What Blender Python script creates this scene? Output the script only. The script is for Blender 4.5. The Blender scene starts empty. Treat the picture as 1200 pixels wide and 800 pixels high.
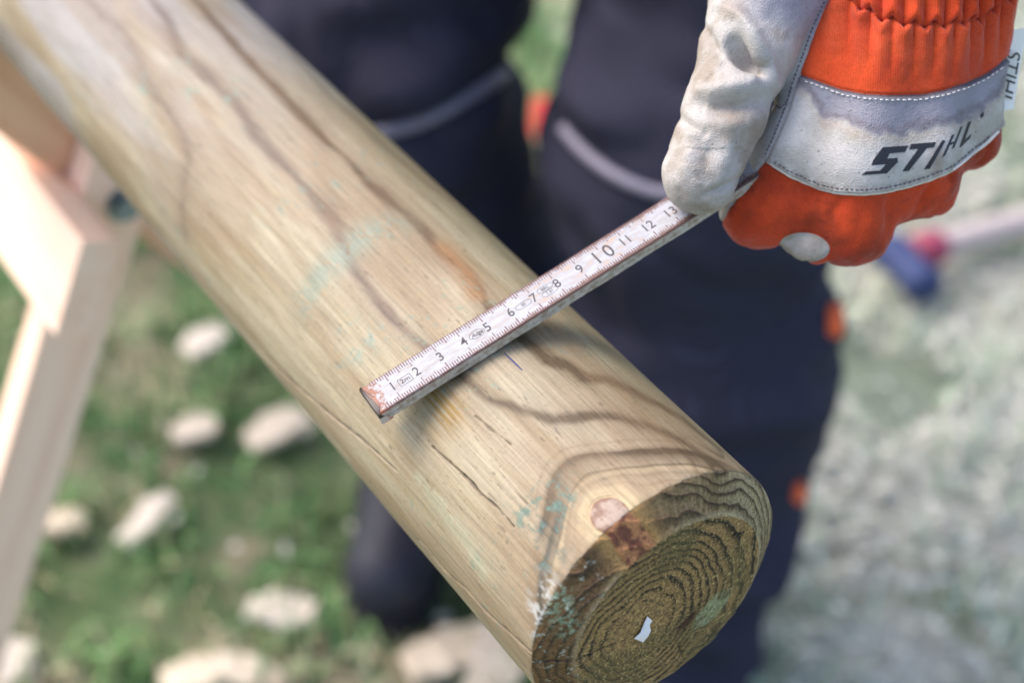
import bpy, bmesh, math, random
import numpy as np
from mathutils import Vector, Matrix
from mathutils.bvhtree import BVHTree
from mathutils.geometry import delaunay_2d_cdt

S = bpy.context.scene
C = S.collection
random.seed(7)
RNG = np.random.default_rng(11)

# ------------------------------------------------------------------ camera
FPX = 1940.0                                  # focal length in pixels of a 1200 px wide picture
CAM = np.array([0.2705, -0.2496, 1.2495])
MW = np.array([[0.5614, 0.5524, -0.6162], [0.8276, -0.3745, 0.4183], [0.0003, -0.7447, -0.6674]])
u_, _, v_ = np.linalg.svd(MW); MW = u_ @ v_   # columns: right, down, forward
cam_d = bpy.data.cameras.new('camera'); cam = bpy.data.objects.new('camera', cam_d); C.objects.link(cam)
R4 = np.eye(4); R4[:3, 0] = MW[:, 0]; R4[:3, 1] = -MW[:, 1]; R4[:3, 2] = -MW[:, 2]; R4[:3, 3] = CAM
cam.matrix_world = Matrix(R4.tolist())
cam_d.sensor_width = 36.0; cam_d.lens = 36.0 * FPX / 1200.0
cam_d.clip_start = 0.02; cam_d.clip_end = 500
cam_d.dof.use_dof = True; cam_d.dof.focus_distance = 0.575; cam_d.dof.aperture_fstop = 5.0
S.camera = cam

# ------------------------------------------------------------------ sky and sun
SUN_EL, SUN_DIR = math.radians(52), np.array([-0.86, -0.50])
SUN_DIR = SUN_DIR / np.linalg.norm(SUN_DIR)
w = bpy.data.worlds.new('World'); S.world = w; w.use_nodes = True
sky = w.node_tree.nodes.new('ShaderNodeTexSky'); sky.sky_type = 'NISHITA'; sky.sun_disc = False
sky.sun_elevation = SUN_EL; sky.sun_rotation = math.atan2(SUN_DIR[0], SUN_DIR[1])
sky.air_density = 1.0; sky.dust_density = 3.0; sky.ozone_density = 1.0
bg = w.node_tree.nodes['Background']; bg.inputs[1].default_value = 0.15
w.node_tree.links.new(sky.outputs[0], bg.inputs[0])
sd = bpy.data.lights.new('sun', 'SUN'); sd.energy = 1.25; sd.angle = math.radians(36); sd.color = (1.0, 0.965, 0.93)
sun = bpy.data.objects.new('sun', sd); C.objects.link(sun)
to_sun = Vector((SUN_DIR[0] * math.cos(SUN_EL), SUN_DIR[1] * math.cos(SUN_EL), math.sin(SUN_EL)))
sun.rotation_euler = to_sun.to_track_quat('Z', 'Y').to_euler()
S.view_settings.view_transform = 'Standard'; S.view_settings.look = 'None'
S.view_settings.exposure = 1.36; S.view_settings.gamma = 1.0

# ------------------------------------------------------------------ helpers
def lin(r, g, b):
    c = np.array([r, g, b], float) / 255
    return np.where(c <= 0.04045, c / 12.92, ((c + 0.055) / 1.055) ** 2.4)

def tag(o, label=None, cat=None, group=None, kind=None):
    for k, v in (('label', label), ('category', cat), ('group', group), ('kind', kind)):
        if v: o[k] = v
    return o

def empty(name, loc=(0, 0, 0)):
    o = bpy.data.objects.new(name, None); C.objects.link(o); o.location = loc; o.empty_display_size = 0.05
    return o

def npmesh(name, V, F, mat=None, parent=None, smooth=True, attrs=None, normals=None, mw=None):
    """one mesh object from numpy vertices and an (n,3) or (n,4) face array"""
    V = np.asarray(V, np.float32); F = np.asarray(F, np.int32)
    me = bpy.data.meshes.new(name); n, k = F.shape
    me.vertices.add(len(V)); me.vertices.foreach_set('co', V.ravel())
    me.loops.add(n * k); me.loops.foreach_set('vertex_index', F.ravel())
    me.polygons.add(n); me.polygons.foreach_set('loop_start', np.arange(0, n * k, k, dtype=np.int32))
    me.polygons.foreach_set('use_smooth', np.full(n, smooth))
    me.update(); me.validate()
    for a, c in (attrs or {}).items():
        at = me.attributes.new(a, 'FLOAT_COLOR', 'POINT')
        cc = np.ones((len(V), 4), np.float32); cc[:, :3] = c; at.data.foreach_set('color', cc.ravel())
    if normals is not None:
        me.normals_split_custom_set_from_vertices(np.asarray(normals, np.float32).tolist())
    if mat: me.materials.append(mat)
    o = bpy.data.objects.new(name, me); C.objects.link(o)
    if mw is not None: o.matrix_world = mw
    if parent: o.parent = parent
    return o

def bmobj(name, bm, mat=None, parent=None, smooth=False, mw=None):
    me = bpy.data.meshes.new(name); bmesh.ops.recalc_face_normals(bm, faces=bm.faces); bm.to_mesh(me); bm.free()
    if smooth:
        for p in me.polygons: p.use_smooth = True
    if mat: me.materials.append(mat)
    o = bpy.data.objects.new(name, me); C.objects.link(o)
    if mw is not None: o.matrix_world = mw
    if parent: o.parent = parent
    return o

def hash3(i):
    i = i.astype(np.int64)
    h = (i[..., 0] * 374761393 + i[..., 1] * 668265263 + i[..., 2] * 2147483647 * 3 + 1274126177) & 0xffffffff
    h = ((h ^ (h >> 13)) * 1274126177) & 0xffffffff
    h = (h ^ (h >> 16)) & 0xffffffff
    h = (h * 2246822519) & 0xffffffff
    return ((h ^ (h >> 15)) & 0xffffff) / float(0xffffff)

def vnoise(p):
    p = np.asarray(p, float); i = np.floor(p).astype(np.int64); f = p - i; f = f * f * (3 - 2 * f)
    r = 0
    for dx in (0, 1):
        for dy in (0, 1):
            for dz in (0, 1):
                wgt = (f[..., 0] if dx else 1 - f[..., 0]) * (f[..., 1] if dy else 1 - f[..., 1]) * (f[..., 2] if dz else 1 - f[..., 2])
                r = r + wgt * hash3(i + np.array([dx, dy, dz]))
    return r

def fbm(p, o=4, gain=0.5):
    p = np.asarray(p, float); a, s, t = 1.0, 0.0, 0.0
    for k in range(o):
        s = s + a * vnoise(p + 17.3 * k); t += a; a *= gain; p = p * 2.03
    return s / t

def sstep(a, b, x):
    t = np.clip((x - a) / (b - a), 0, 1); return t * t * (3 - 2 * t)

def mixc(c, d, m):
    return c * (1 - m[:, None]) + np.asarray(d) * m[:, None]

def pdist(P, poly, cull=None):
    """distance of points P to a 3D polyline, plus the fraction along it"""
    poly = np.asarray(poly, float); D = np.full(len(P), 1e9); T = np.zeros(len(P))
    if len(poly) == 1: return np.linalg.norm(P - poly[0], axis=1), T
    ix = np.arange(len(P))
    if cull:
        ix = np.where(np.all((P > poly.min(0) - cull) & (P < poly.max(0) + cull), axis=1))[0]
    Q = P[ix]; d = np.full(len(Q), 1e9); t = np.zeros(len(Q)); n = len(poly) - 1
    for k in range(n):
        a, b = poly[k], poly[k + 1]; ab = b - a; L = ab @ ab + 1e-12
        h = np.clip(((Q - a) @ ab) / L, 0, 1)
        e = np.linalg.norm(Q - a - h[:, None] * ab, axis=1)
        m = e < d; d[m] = e[m]; t[m] = (k + h[m]) / n
    D[ix] = d; T[ix] = t
    return D, T

class Nodes:
    def __init__(s, name):
        s.m = bpy.data.materials.new(name); s.m.use_nodes = True; s.t = s.m.node_tree
        s.b = s.t.nodes['Principled BSDF']; s.n_ = s.t.nodes
    def new(s, ty, **kw):
        n = s.t.nodes.new('ShaderNode' + ty)
        for k, v in kw.items():
            if k.startswith('i_'):
                key = k[2:]; key = int(key) if key.isdigit() else key
                s.put(n, key, v)
            else: setattr(n, k, v)
        return n
    def put(s, n, key, v):
        if hasattr(v, 'is_linked'): s.t.links.new(v, n.inputs[key])
        else: n.inputs[key].default_value = v
    def coord(s, out='Object', scale=(1, 1, 1), rot=(0, 0, 0)):
        tc = s.new('TexCoord'); mp = s.new('Mapping'); s.t.links.new(tc.outputs[out], mp.inputs[0])
        mp.inputs['Scale'].default_value = scale; mp.inputs['Rotation'].default_value = rot
        return mp.outputs[0]
    def noise(s, vec, scale, detail=4, rough=0.55):
        n = s.new('TexNoise'); s.t.links.new(vec, n.inputs['Vector'])
        n.inputs['Scale'].default_value = scale; n.inputs['Detail'].default_value = detail; n.inputs['Roughness'].default_value = rough
        return n.outputs[0]
    def ramp(s, fac, stops):
        r = s.new('ValToRGB'); s.t.links.new(fac, r.inputs[0]); e = r.color_ramp.elements
        while len(e) < len(stops): e.new(0.5)
        for q, (p, c) in zip(e, stops):
            q.position = p; q.color = (*c, 1) if hasattr(c, '__len__') else (c, c, c, 1)
        return r.outputs[0]
    def mix(s, a, b, fac, mode='MIX'):
        m = s.new('Mix', data_type='RGBA', blend_type=mode)
        for key, v in ((0, fac), (6, a), (7, b)):
            if hasattr(v, 'is_linked'): s.t.links.new(v, m.inputs[key])
            elif key == 0: m.inputs[0].default_value = v
            else: m.inputs[key].default_value = (*v, 1)
        return m.outputs[2]
    def math(s, op, a, b=0.0, c=None):
        m = s.new('Math', operation=op); s.put(m, 0, a); s.put(m, 1, b)
        if c is not None: s.put(m, 2, c)
        return m.outputs[0]
    def bump(s, h, strength=0.4, dist=0.001, prev=None):
        b = s.new('Bump'); b.inputs['Strength'].default_value = strength; b.inputs['Distance'].default_value = dist
        s.t.links.new(h, b.inputs['Height'])
        if prev: s.t.links.new(prev, b.inputs['Normal'])
        return b.outputs[0]
    def done(s, col=None, rough=0.6, normal=None, metal=0.0, spec=0.5, sheen=0.0):
        if col is not None:
            if hasattr(col, 'is_linked'): s.t.links.new(col, s.b.inputs['Base Color'])
            else: s.b.inputs['Base Color'].default_value = (*col, 1)
        s.put(s.b, 'Roughness', rough); s.b.inputs['Metallic'].default_value = metal
        s.b.inputs['Specular IOR Level'].default_value = spec
        if sheen: s.b.inputs['Sheen Weight'].default_value = sheen
        if normal is not None: s.t.links.new(normal, s.b.inputs['Normal'])
        return s.m
    def attr(s, name):
        return s.new('Attribute', attribute_name=name).outputs['Color']

def plain(name, col, rough=0.6, var=0.25, scale=60, metal=0.0, spec=0.5):
    n = Nodes(name); k = n.noise(n.coord(), scale)
    c = n.mix(tuple(np.array(col) * (1 - var)), tuple(np.minimum(np.array(col) * (1 + var), 1)), k)
    return n.done(c, rough, metal=metal, spec=spec, normal=n.bump(k, 0.15, 0.0005))

# signed distance helpers and a surface-nets mesher
def cap(p, a, b, ra, rb):
    a = np.array(a, float); b = np.array(b, float); ab = b - a
    h = np.clip(((p - a) @ ab) / (ab @ ab), 0, 1)
    return np.linalg.norm(p - a - h[:, None] * ab, axis=1) - (ra + (rb - ra) * h)

def smin(a, b, k):
    h = np.clip(0.5 + 0.5 * (b - a) / k, 0, 1)
    return b * (1 - h) + a * h - k * h * (1 - h)

def grad(f, P, e):
    g = np.empty_like(P)
    for i in range(3):
        d = np.zeros(3); d[i] = e
        g[:, i] = f(P + d) - f(P - d)
    return g / (np.linalg.norm(g, axis=1, keepdims=True) + 1e-12)

def surface_nets(f, lo, hi, h):
    lo = np.array(lo, float); n = np.ceil((np.array(hi) - lo) / h).astype(int) + 1
    ax = [lo[i] + h * np.arange(n[i]) for i in range(3)]
    G = np.stack(np.meshgrid(*ax, indexing='ij'), -1).reshape(-1, 3)
    val = np.empty(len(G)); st = 400000
    for k in range(0, len(G), st): val[k:k + st] = f(G[k:k + st])
    val = val.reshape(n); s = val < 0
    cells = np.zeros(n - 1, int)
    corners = [(a, b, c) for a in (0, 1) for b in (0, 1) for c in (0, 1)]
    sl = lambda a, m: slice(a, m - 1 + a)
    for a, b, c in corners: cells += s[sl(a, n[0]), sl(b, n[1]), sl(c, n[2])]
    act = (cells > 0) & (cells < 8)
    idx = np.full(n - 1, -1); ii = np.argwhere(act); idx[act] = np.arange(len(ii))
    acc = np.zeros((len(ii), 3)); cnt = np.zeros(len(ii))
    for p in corners:
        for d in range(3):
            if p[d]: continue
            q = list(p); q[d] = 1
            va = val[tuple((ii + p).T)]; vb = val[tuple((ii + q).T)]
            m = (va < 0) != (vb < 0)
            t = va[m] / (va[m] - vb[m]); pt = np.array(p, float)[None] + np.zeros((m.sum(), 3)); pt[:, d] = t
            acc[m] += pt; cnt[m] += 1
    V = lo + h * (ii + acc / cnt[:, None])
    F = []
    for d in range(3):
        e, g = (d + 1) % 3, (d + 2) % 3
        a = [slice(None)] * 3; b = [slice(None)] * 3; a[d] = slice(0, n[d] - 1); b[d] = slice(1, n[d])
        sa, sb = s[tuple(a)], s[tuple(b)]
        ch = np.argwhere(sa != sb)
        ch = ch[(ch[:, e] > 0) & (ch[:, g] > 0) & (ch[:, e] < n[e] - 1) & (ch[:, g] < n[g] - 1)]
        def at(de, dg):
            q = ch.copy(); q[:, e] += de; q[:, g] += dg; return idx[tuple(q.T)]
        quad = np.stack([at(-1, -1), at(0, -1), at(0, 0), at(-1, 0)], 1)
        flip = ~sa[tuple(ch.T)]
        quad[flip] = quad[flip][:, ::-1]
        F.append(quad)
    F = np.concatenate(F); F = F[(F >= 0).all(1)]
    return V, F

def project(f, V, e, it=3):
    for _ in range(it):
        V = V - grad(f, V, e) * f(V)[:, None]
    return V

def subdivide(V, F):
    E = np.concatenate([np.stack([F[:, k], F[:, (k + 1) % 4]], 1) for k in range(4)])
    E.sort(1); U, inv = np.unique(E, axis=0, return_inverse=True); inv = inv.reshape(4, -1).T
    nv = len(V); mid = V[U].mean(1); fc = V[F].mean(1)
    ei = inv + nv; ci = np.arange(len(F)) + nv + len(U)
    Q = [np.stack([F[:, k], ei[:, k], ci, ei[:, (k + 3) % 4]], 1) for k in range(4)]
    return np.concatenate([V, mid, fc]), np.concatenate(Q)

def vnormals(V, T):
    n = np.cross(V[T[:, 1]] - V[T[:, 0]], V[T[:, 2]] - V[T[:, 0]]); N = np.zeros_like(V)
    for k in range(3):
        for c in range(3): N[:, c] += np.bincount(T[:, k], n[:, c], len(V))
    return N / (np.linalg.norm(N, axis=1, keepdims=True) + 1e-12)

def tris(F): return np.concatenate([F[:, [0, 1, 2]], F[:, [0, 2, 3]]])

def clip(A, T, s):
    """cut a triangle soup with stacked vertex data A along s = 0; returns (A, T, S) below and above"""
    m = s < 0; c = m[T].sum(1); out = []
    for side in (True, False):
        mm = m if side else ~m; cc = c if side else 3 - c
        Tn = [T[cc == 3]]; nA = [A]; nb = len(A)
        for want in (1, 2):
            t = T[cc == want]
            if not len(t): continue
            lone = mm[t] if want == 1 else ~mm[t]
            k = lone.argmax(1); r = np.arange(len(t))
            a, b, d = t[r, k], t[r, (k + 1) % 3], t[r, (k + 2) % 3]
            fb = (s[a] / (s[a] - s[b]))[:, None]; fd = (s[a] / (s[a] - s[d]))[:, None]
            pb = A[a] * (1 - fb) + A[b] * fb; pd = A[a] * (1 - fd) + A[d] * fd
            ib = nb + np.arange(len(t)); idd = ib + len(t); nA += [pb, pd]; nb += 2 * len(t)
            if want == 1: Tn.append(np.stack([a, ib, idd], 1))
            else: Tn += [np.stack([ib, b, d], 1), np.stack([ib, d, idd], 1)]
        Tn = np.concatenate(Tn); AA = np.concatenate(nA)
        use, inv = np.unique(Tn, return_inverse=True)
        out.append((AA[use], inv.reshape(-1, 3)))
    return out

def ray(px, py):
    r = MW @ np.array([(px - 600) / FPX, (py - 400) / FPX, 1.0]); return r
def ground_at(px, py, z=0.0):
    r = ray(px, py); return CAM + r * ((z - CAM[2]) / r[2])

def ramp1(x, pts):
    pts = np.array(pts, float); return np.interp(x, pts[:, 0], pts[:, 1])

def tube_mesh(path, rad, seg=8):
    path = np.asarray(path, float); n = len(path); rad = np.broadcast_to(rad, (n,))
    tan = np.gradient(path, axis=0); tan /= np.linalg.norm(tan, axis=1, keepdims=True)
    up = np.array([0.31, 0.2, 0.93]); V = []
    for i in range(n):
        a = np.cross(tan[i], up); a /= np.linalg.norm(a); b = np.cross(tan[i], a)
        for k in range(seg):
            t = 2 * math.pi * k / seg; V.append(path[i] + rad[i] * (math.cos(t) * a + math.sin(t) * b))
    F = [(i * seg + k, i * seg + (k + 1) % seg, (i + 1) * seg + (k + 1) % seg, (i + 1) * seg + k) for i in range(n - 1) for k in range(seg)]
    V.append(path[0]); V.append(path[-1]); c0, c1 = len(V) - 2, len(V) - 1
    F += [(c0, (k + 1) % seg, k, k) for k in range(0)]
    bm = bmesh.new(); vs = [bm.verts.new(v) for v in V]
    for f in F: bm.faces.new([vs[q] for q in f])
    for k in range(seg):
        bm.faces.new([vs[c0], vs[(k + 1) % seg], vs[k]])
        bm.faces.new([vs[c1], vs[(n - 1) * seg + k], vs[(n - 1) * seg + (k + 1) % seg]])
    return bm

# ------------------------------------------------------------------ ground
def dust_amount(x, y):
    """how much sawdust lies at a place on the lawn (the part beyond the post end is covered)"""
    r = 0.56 * x + 0.83 * y
    far = np.hypot(x + 0.35, y - 0.75)
    n = fbm(np.stack([x * 5, y * 5, 0 * x], -1), 3)
    return np.clip(sstep(0.0, 0.22, r + (n - 0.5) * 0.2) * (1 - 0.36 * sstep(0.5, 1.4, far)), 0, 1)

gx = np.unique(np.concatenate([np.linspace(-2.9, 0.8, 260), -2.9 - np.geomspace(0.05, 110, 26), 0.8 + np.geomspace(0.05, 110, 26)]))
gy = np.unique(np.concatenate([np.linspace(-1.1, 2.6, 260), -1.1 - np.geomspace(0.05, 110, 26), 2.6 + np.geomspace(0.05, 110, 26)]))
GX, GY = np.meshgrid(gx, gy, indexing='ij'); gxy = np.stack([GX.ravel(), GY.ravel()], 1)
inner = 1 - sstep(2.0, 6.0, np.hypot(gxy[:, 0] + 0.9, gxy[:, 1] - 0.7))
gn = fbm(np.c_[gxy * 9, np.zeros(len(gxy))], 3); gf = fbm(np.c_[gxy * 45, np.zeros(len(gxy)) + 5], 3)
gz = -0.012 + ((gn - 0.5) * 0.02 + (gf - 0.5) * 0.012) * inner
dus = dust_amount(gxy[:, 0], gxy[:, 1])
nx, ny = len(gx), len(gy)
ii, jj = np.meshgrid(np.arange(nx - 1), np.arange(ny - 1), indexing='ij'); a0 = (ii * ny + jj).ravel()
gF = np.stack([a0, a0 + ny, a0 + ny + 1, a0 + 1], 1)
soil = mixc(np.tile(lin(104, 122, 82), (len(gxy), 1)), lin(148, 138, 114), sstep(0.48, 0.72, gn))
soil = mixc(soil, lin(76, 104, 66), sstep(0.5, 0.7, gf))
soil = mixc(soil, lin(182, 170, 142), sstep(.55, .7, fbm(np.c_[gxy * 5.5, np.zeros(len(gxy)) + 21], 3)) * .8)
soil = mixc(np.tile(lin(112, 132, 88), (len(gxy), 1)), soil, inner); dus = dus * sstep(.0, .6, inner)
gb = fbm(np.c_[gxy * 7, np.zeros(len(gxy)) + 40], 3)
gcol = mixc(soil, mixc(np.tile(lin(186, 184, 172), (len(gxy), 1)), lin(128, 138, 120), sstep(.48, .66, gb)), dus * sstep(0.25, 0.6, gf * 0.6 + gn * 0.4 + 0.12))
n = Nodes('soil_and_dust'); k = n.noise(n.coord(scale=(1, 1, 1)), 160, 5)
big = n.mix(n.attr('albedo'), n.ramp(n.noise(n.coord(), 2.2, 5), [(.3, .72), (.7, 1.0)]), .8, 'MULTIPLY')
gm = n.done(n.mix(big, n.ramp(k, [(0.3, 0.45), (0.7, 1.0)]), 0.5, 'MULTIPLY'), 0.95, n.bump(k, 0.6, 0.01), spec=0.2)
ground = tag(npmesh('ground', np.c_[gxy, gz], gF, gm, attrs={'albedo': gcol}), kind='structure')

# grass blades (nobody could count them)
def blades(num, hmin, hmax, x0, x1, y0, y1, seed, width):
    rg = np.random.default_rng(seed)
    P = np.c_[rg.uniform(x0, x1, num), rg.uniform(y0, y1, num)]
    clump = fbm(np.c_[P * 14, np.zeros(num) + 2], 2); du = dust_amount(P[:, 0], P[:, 1])
    keep = rg.random(num) < np.clip((clump - 0.28) * 2.6, 0.05, 1) * (1 - 0.62 * du)
    P = P[keep]; du = du[keep]; clump = clump[keep]; m = len(P)
    h = rg.uniform(hmin, hmax, m) * (0.6 + 0.8 * clump); a = rg.uniform(0, 2 * np.pi, m); lean = rg.uniform(0.2, 1.1, m)
    wd = width * rg.uniform(0.6, 1.3, m); d = np.c_[np.cos(a), np.sin(a)]; s = np.c_[-d[:, 1], d[:, 0]]
    b = np.c_[P, np.full(m, -0.012)]
    mid = b + np.c_[d * (h * lean * 0.35)[:, None], h * 0.62]; tip = b + np.c_[d * (h * lean)[:, None], h * (1.05 - 0.35 * lean)]
    S3 = np.c_[s * (wd / 2)[:, None], np.zeros(m)]
    V = np.stack([b - S3, b + S3, mid + S3 * 0.8, mid - S3 * 0.8, tip], 1).reshape(-1, 3)
    o = np.arange(m)[:, None] * 5
    T = np.concatenate([o + [0, 1, 2], o + [0, 2, 3], o + [3, 2, 4]])
    t = rg.random(m)
    col = mixc(np.tile(lin(96, 144, 84), (m, 1)), lin(142, 174, 112), t)
    straw = sstep(.55, .7, fbm(np.c_[P * 5.5, np.zeros(m) + 21], 3)); col = mixc(col, lin(186, 176, 146), straw * (rg.random(m) < .75))
    col = mixc(col, lin(184, 170, 136), (rg.random(m) < 0.18).astype(float))
    col = mixc(col, lin(196, 204, 186), du * rg.uniform(0.45, 0.95, m))
    return V, T, np.repeat(col, 5, 0)
bl = [blades(60000, 0.018, 0.05, -2.0, 0.35, -0.55, 1.5, 3, 0.004), blades(26000, 0.02, 0.055, -2.9, 0.6, -1.0, 2.5, 4, 0.006)]
V = np.concatenate([b[0] for b in bl]); off = len(bl[0][0])
T = np.concatenate([bl[0][1], bl[1][1] + off]); col = np.concatenate([b[2] for b in bl])
n = Nodes('grass_blade'); gmat = n.done(n.attr('albedo'), 0.55, spec=0.3)
tag(npmesh('grass', V, T, gmat, attrs={'albedo': col}), kind='stuff')

# sawdust flakes
m = 26000; P = np.c_[RNG.uniform(-1.9, 0.35, m), RNG.uniform(-0.2, 2.2, m)]
keep = RNG.random(m) < dust_amount(P[:, 0], P[:, 1]) * (1.05 - .95 * sstep(.48, .66, fbm(np.c_[P * 7, np.zeros(m) + 40], 3))) + 0.015
P = P[keep]; m = len(P); sz = RNG.uniform(0.0025, 0.008, m); a = RNG.uniform(0, 6.28, m)
A = np.c_[np.cos(a), np.sin(a), RNG.uniform(-.5, .5, m)] * sz[:, None]; B = np.c_[-np.sin(a), np.cos(a), RNG.uniform(-.5, .5, m)] * (sz * RNG.uniform(.3, .8, m))[:, None]
b = np.c_[P, RNG.uniform(-0.004, 0.016, m)]
V = np.stack([b - A - B, b + A - B * .7, b + A * .8 + B, b - A * .9 + B], 1).reshape(-1, 3); F = np.arange(m * 4).reshape(-1, 4)
col = np.repeat(mixc(np.tile(lin(206, 202, 190), (m, 1)), lin(172, 170, 156), RNG.random(m)), 4, 0)
n = Nodes('sawdust_flake'); dm = n.done(n.attr('albedo'), 0.9, spec=0.2)
tag(npmesh('sawdust', V, F, dm, smooth=False, attrs={'albedo': col}), kind='stuff')

# ------------------------------------------------------------------ round wooden post
AX = 0.80; PR = 52.73; PR2 = 39.9; CHX = 8.0            # axis height (m); radius, end radius and chamfer (mm)
L = {
'B1': [(-422.1,10.8,51.6),(-397.2,12.3,51.3),(-370.9,11.1,51.6),(-346.0,9.2,51.9),(-308.8,7.2,52.2),(-276.6,6.7,52.3),(-263.0,5.9,52.4),(-240.8,5.0,52.5),(-228.4,6.4,52.3),(-207.0,5.2,52.5),(-189.7,5.5,52.4),(-182.3,7.0,52.3),(-168.6,6.8,52.3),(-153.4,5.3,52.5),(-140.4,7.8,52.2),(-128.8,6.7,52.3),(-119.0,2.9,52.7),(-103.4,0.4,52.7)],
'B2': [(-416.2,-5.2,52.5),(-373.8,-6.5,52.3),(-342.0,-13.3,51.0),(-318.3,-13.2,51.0),(-294.3,-12.1,51.3),(-261.8,-16.0,50.3),(-232.5,-15.8,50.3),(-211.2,-16.6,50.1),(-195.5,-16.9,49.9),(-180.8,-21.6,48.1),(-164.5,-24.4,46.8),(-151.4,-25.4,46.2),(-135.7,-25.9,45.9),(-121.1,-25.3,46.3),(-99.9,-24.0,47.0)],
'C2': [(-121.1,-25.3,46.3),(-99.9,-24.0,47.0),(-88.9,-22.5,47.7),(-80.3,-22.3,47.8),(-72.4,-18.3,49.4),(-63.6,-15.0,50.6),(-55.8,-11.2,51.5),(-51.4,-5.0,52.5),(-48.0,1.9,52.7),(-43.2,7.8,52.2),(-35.8,14.7,50.6),(-25.3,21.4,48.2),(-15.2,24.5,46.7),(-7.4,25.7,44.9)],
'B3': [(-458.6,-28.1,44.6),(-425.5,-26.4,45.7),(-400.8,-26.3,45.7),(-380.2,-25.0,46.4),(-360.1,-27.6,44.9),(-342.7,-31.0,42.7),(-317.6,-33.1,41.0),(-296.9,-35.2,39.3),(-284.9,-39.1,35.4),(-276.6,-48.4,20.9),(-267.9,-52.5,5.2)],
'B4': [(-364.0,34.6,39.8),(-342.2,36.4,38.2),(-284.6,29.0,44.1),(-262.5,29.5,43.7),(-232.6,29.7,43.6),(-207.5,30.5,43.0),(-184.2,35.9,38.6),(-145.9,33.0,41.2),(-104.6,36.1,38.4)],
'C1': [(-119.0,2.9,52.7),(-99.7,1.7,52.7),(-89.4,3.9,52.6),(-80.8,3.8,52.6),(-74.4,8.9,52.0),(-66.6,10.8,51.6),(-62.8,17.7,49.7),(-55.2,23.0,47.4),(-49.9,25.9,46.0),(-39.8,33.6,40.6),(-14.2,38.4,36.2)],
'C3': [(-43.5,-36.5,38.1),(-43.7,-30.4,43.1),(-41.9,-27.9,44.8),(-38.4,-21.0,48.4),(-34.8,-11.7,51.4),(-29.7,-1.0,52.7),(-22.9,7.1,52.3),(-13.8,13.8,50.9),(-7.0,19.6,47.2)],
'C4': [(-33.4,-12.4,51.3),(-30.8,-19.8,48.9),(-29.0,-25.5,46.1),(-25.5,-31.0,42.7),(-21.1,-35.4,39.1),(-19.4,-38.3,36.2),(-17.5,-42.0,31.9)],
'C5': [(-27.9,-16.3,50.1),(-26.1,-9.0,52.0),(-19.9,-3.1,52.6),(-12.7,2.0,52.7),(-6.8,6.4,50.3)],
'crack1': [(-281.9,-50.3,-15.7),(-237.5,-50.5,-15.2),(-188.5,-52.6,-4.4),(-152.0,-52.6,3.8),(-120.2,-51.6,10.7),(-96.7,-50.8,14.1)],
'crack2': [(-81.5,-52.1,-8.0),(-75.0,-52.4,-5.9),(-64.5,-52.2,-7.6),(-49.5,-52.7,-2.8),(-35.9,-52.7,-1.9),(-19.6,-52.7,2.1),(-8.7,-52.5,4.4)],
'crack3': [(-85.1,-42.2,31.7),(-76.1,-41.8,32.2),(-63.1,-41.0,33.2),(-55.8,-41.2,32.9),(-46.5,-40.4,33.9),(-36.4,-40.6,33.6)],
'crack4': [(-78.5,-28.2,44.5),(-69.3,-27.5,45.0),(-59.1,-26.3,45.7)],
'crack5': [(-46.4,-34.5,39.8),(-37.5,-34.3,40.0)],
'pencil': [(-92.5,-6.5,52.3),(-87.1,-6.6,52.3),(-81.5,-6.3,52.4)],
'endcrack': [(-7.2,-51.4,0.1),(-3.9,-46.1,-0.2),(0.0,-38.3,-0.4),(0.0,-29.4,-1.3),(0.0,-18.4,-3.7)],
'endcrack2': [(0.0,5.6,-19.5),(0.0,8.3,-36.2)],
'knotA': [(-11.9,-19.7,48.9)],
'knotB': [(-0.4,-14.6,37.8)],
'stain': [(-96.1,-33.1,41.0),(-88.0,-33.6,40.6)],
'teal1': [(-179.5,-41.1,33.1),(-180.0,-31.7,42.2),(-179.1,-22.3,47.8),(-180.1,-11.9,51.4),(-178.2,-3.3,52.6)],
'teal2': [(-33.5,-34.7,39.7),(-29.4,-27.3,45.1)],
'teal3': [(-23.6,-34.7,39.7),(-18.6,-39.1,35.3)],
'tealsp': [(-152.5,-38.4,36.1),(-142.7,-40.6,33.7),(-137.7,-33.9,40.4),(-148.5,-45.1,27.3),(-333.7,-17.5,49.7),(-335.5,-10.5,51.7),(-312.9,-22.5,47.7),(-294.8,-11.8,51.4),(-305.2,-0.9,52.7),(-362.6,-33.5,40.7),(-341.5,-33.6,40.7)],
'white1': [(-11.6,-48.6,20.5),(-11.9,-44.5,28.4),(-7.6,-50.0,14.6)],
'pale1': [(-83.9,-48.6,20.3),(-70.3,-49.0,19.4),(-53.0,-49.6,18.0),(-40.5,-50.8,14.0)],
'pith': [(0.0,-13.0,-1.5)],
'greenknot': [(0.0,19.2,-15.2)],
'greenknot2': [(0.0,6.8,-15.6),(0.0,11.2,-12.4)],
'scrap': [(0.0,-13.0,-2.4)],
'brown': [(-155.9,8.1,52.1),(-139.0,6.9,52.3),(-125.0,2.7,52.7)],
'chamferteal': [(-7.0,-42.8,27.8),(-5.0,-43.3,20.5),(-3.0,-41.9,15.8)],
}
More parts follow.
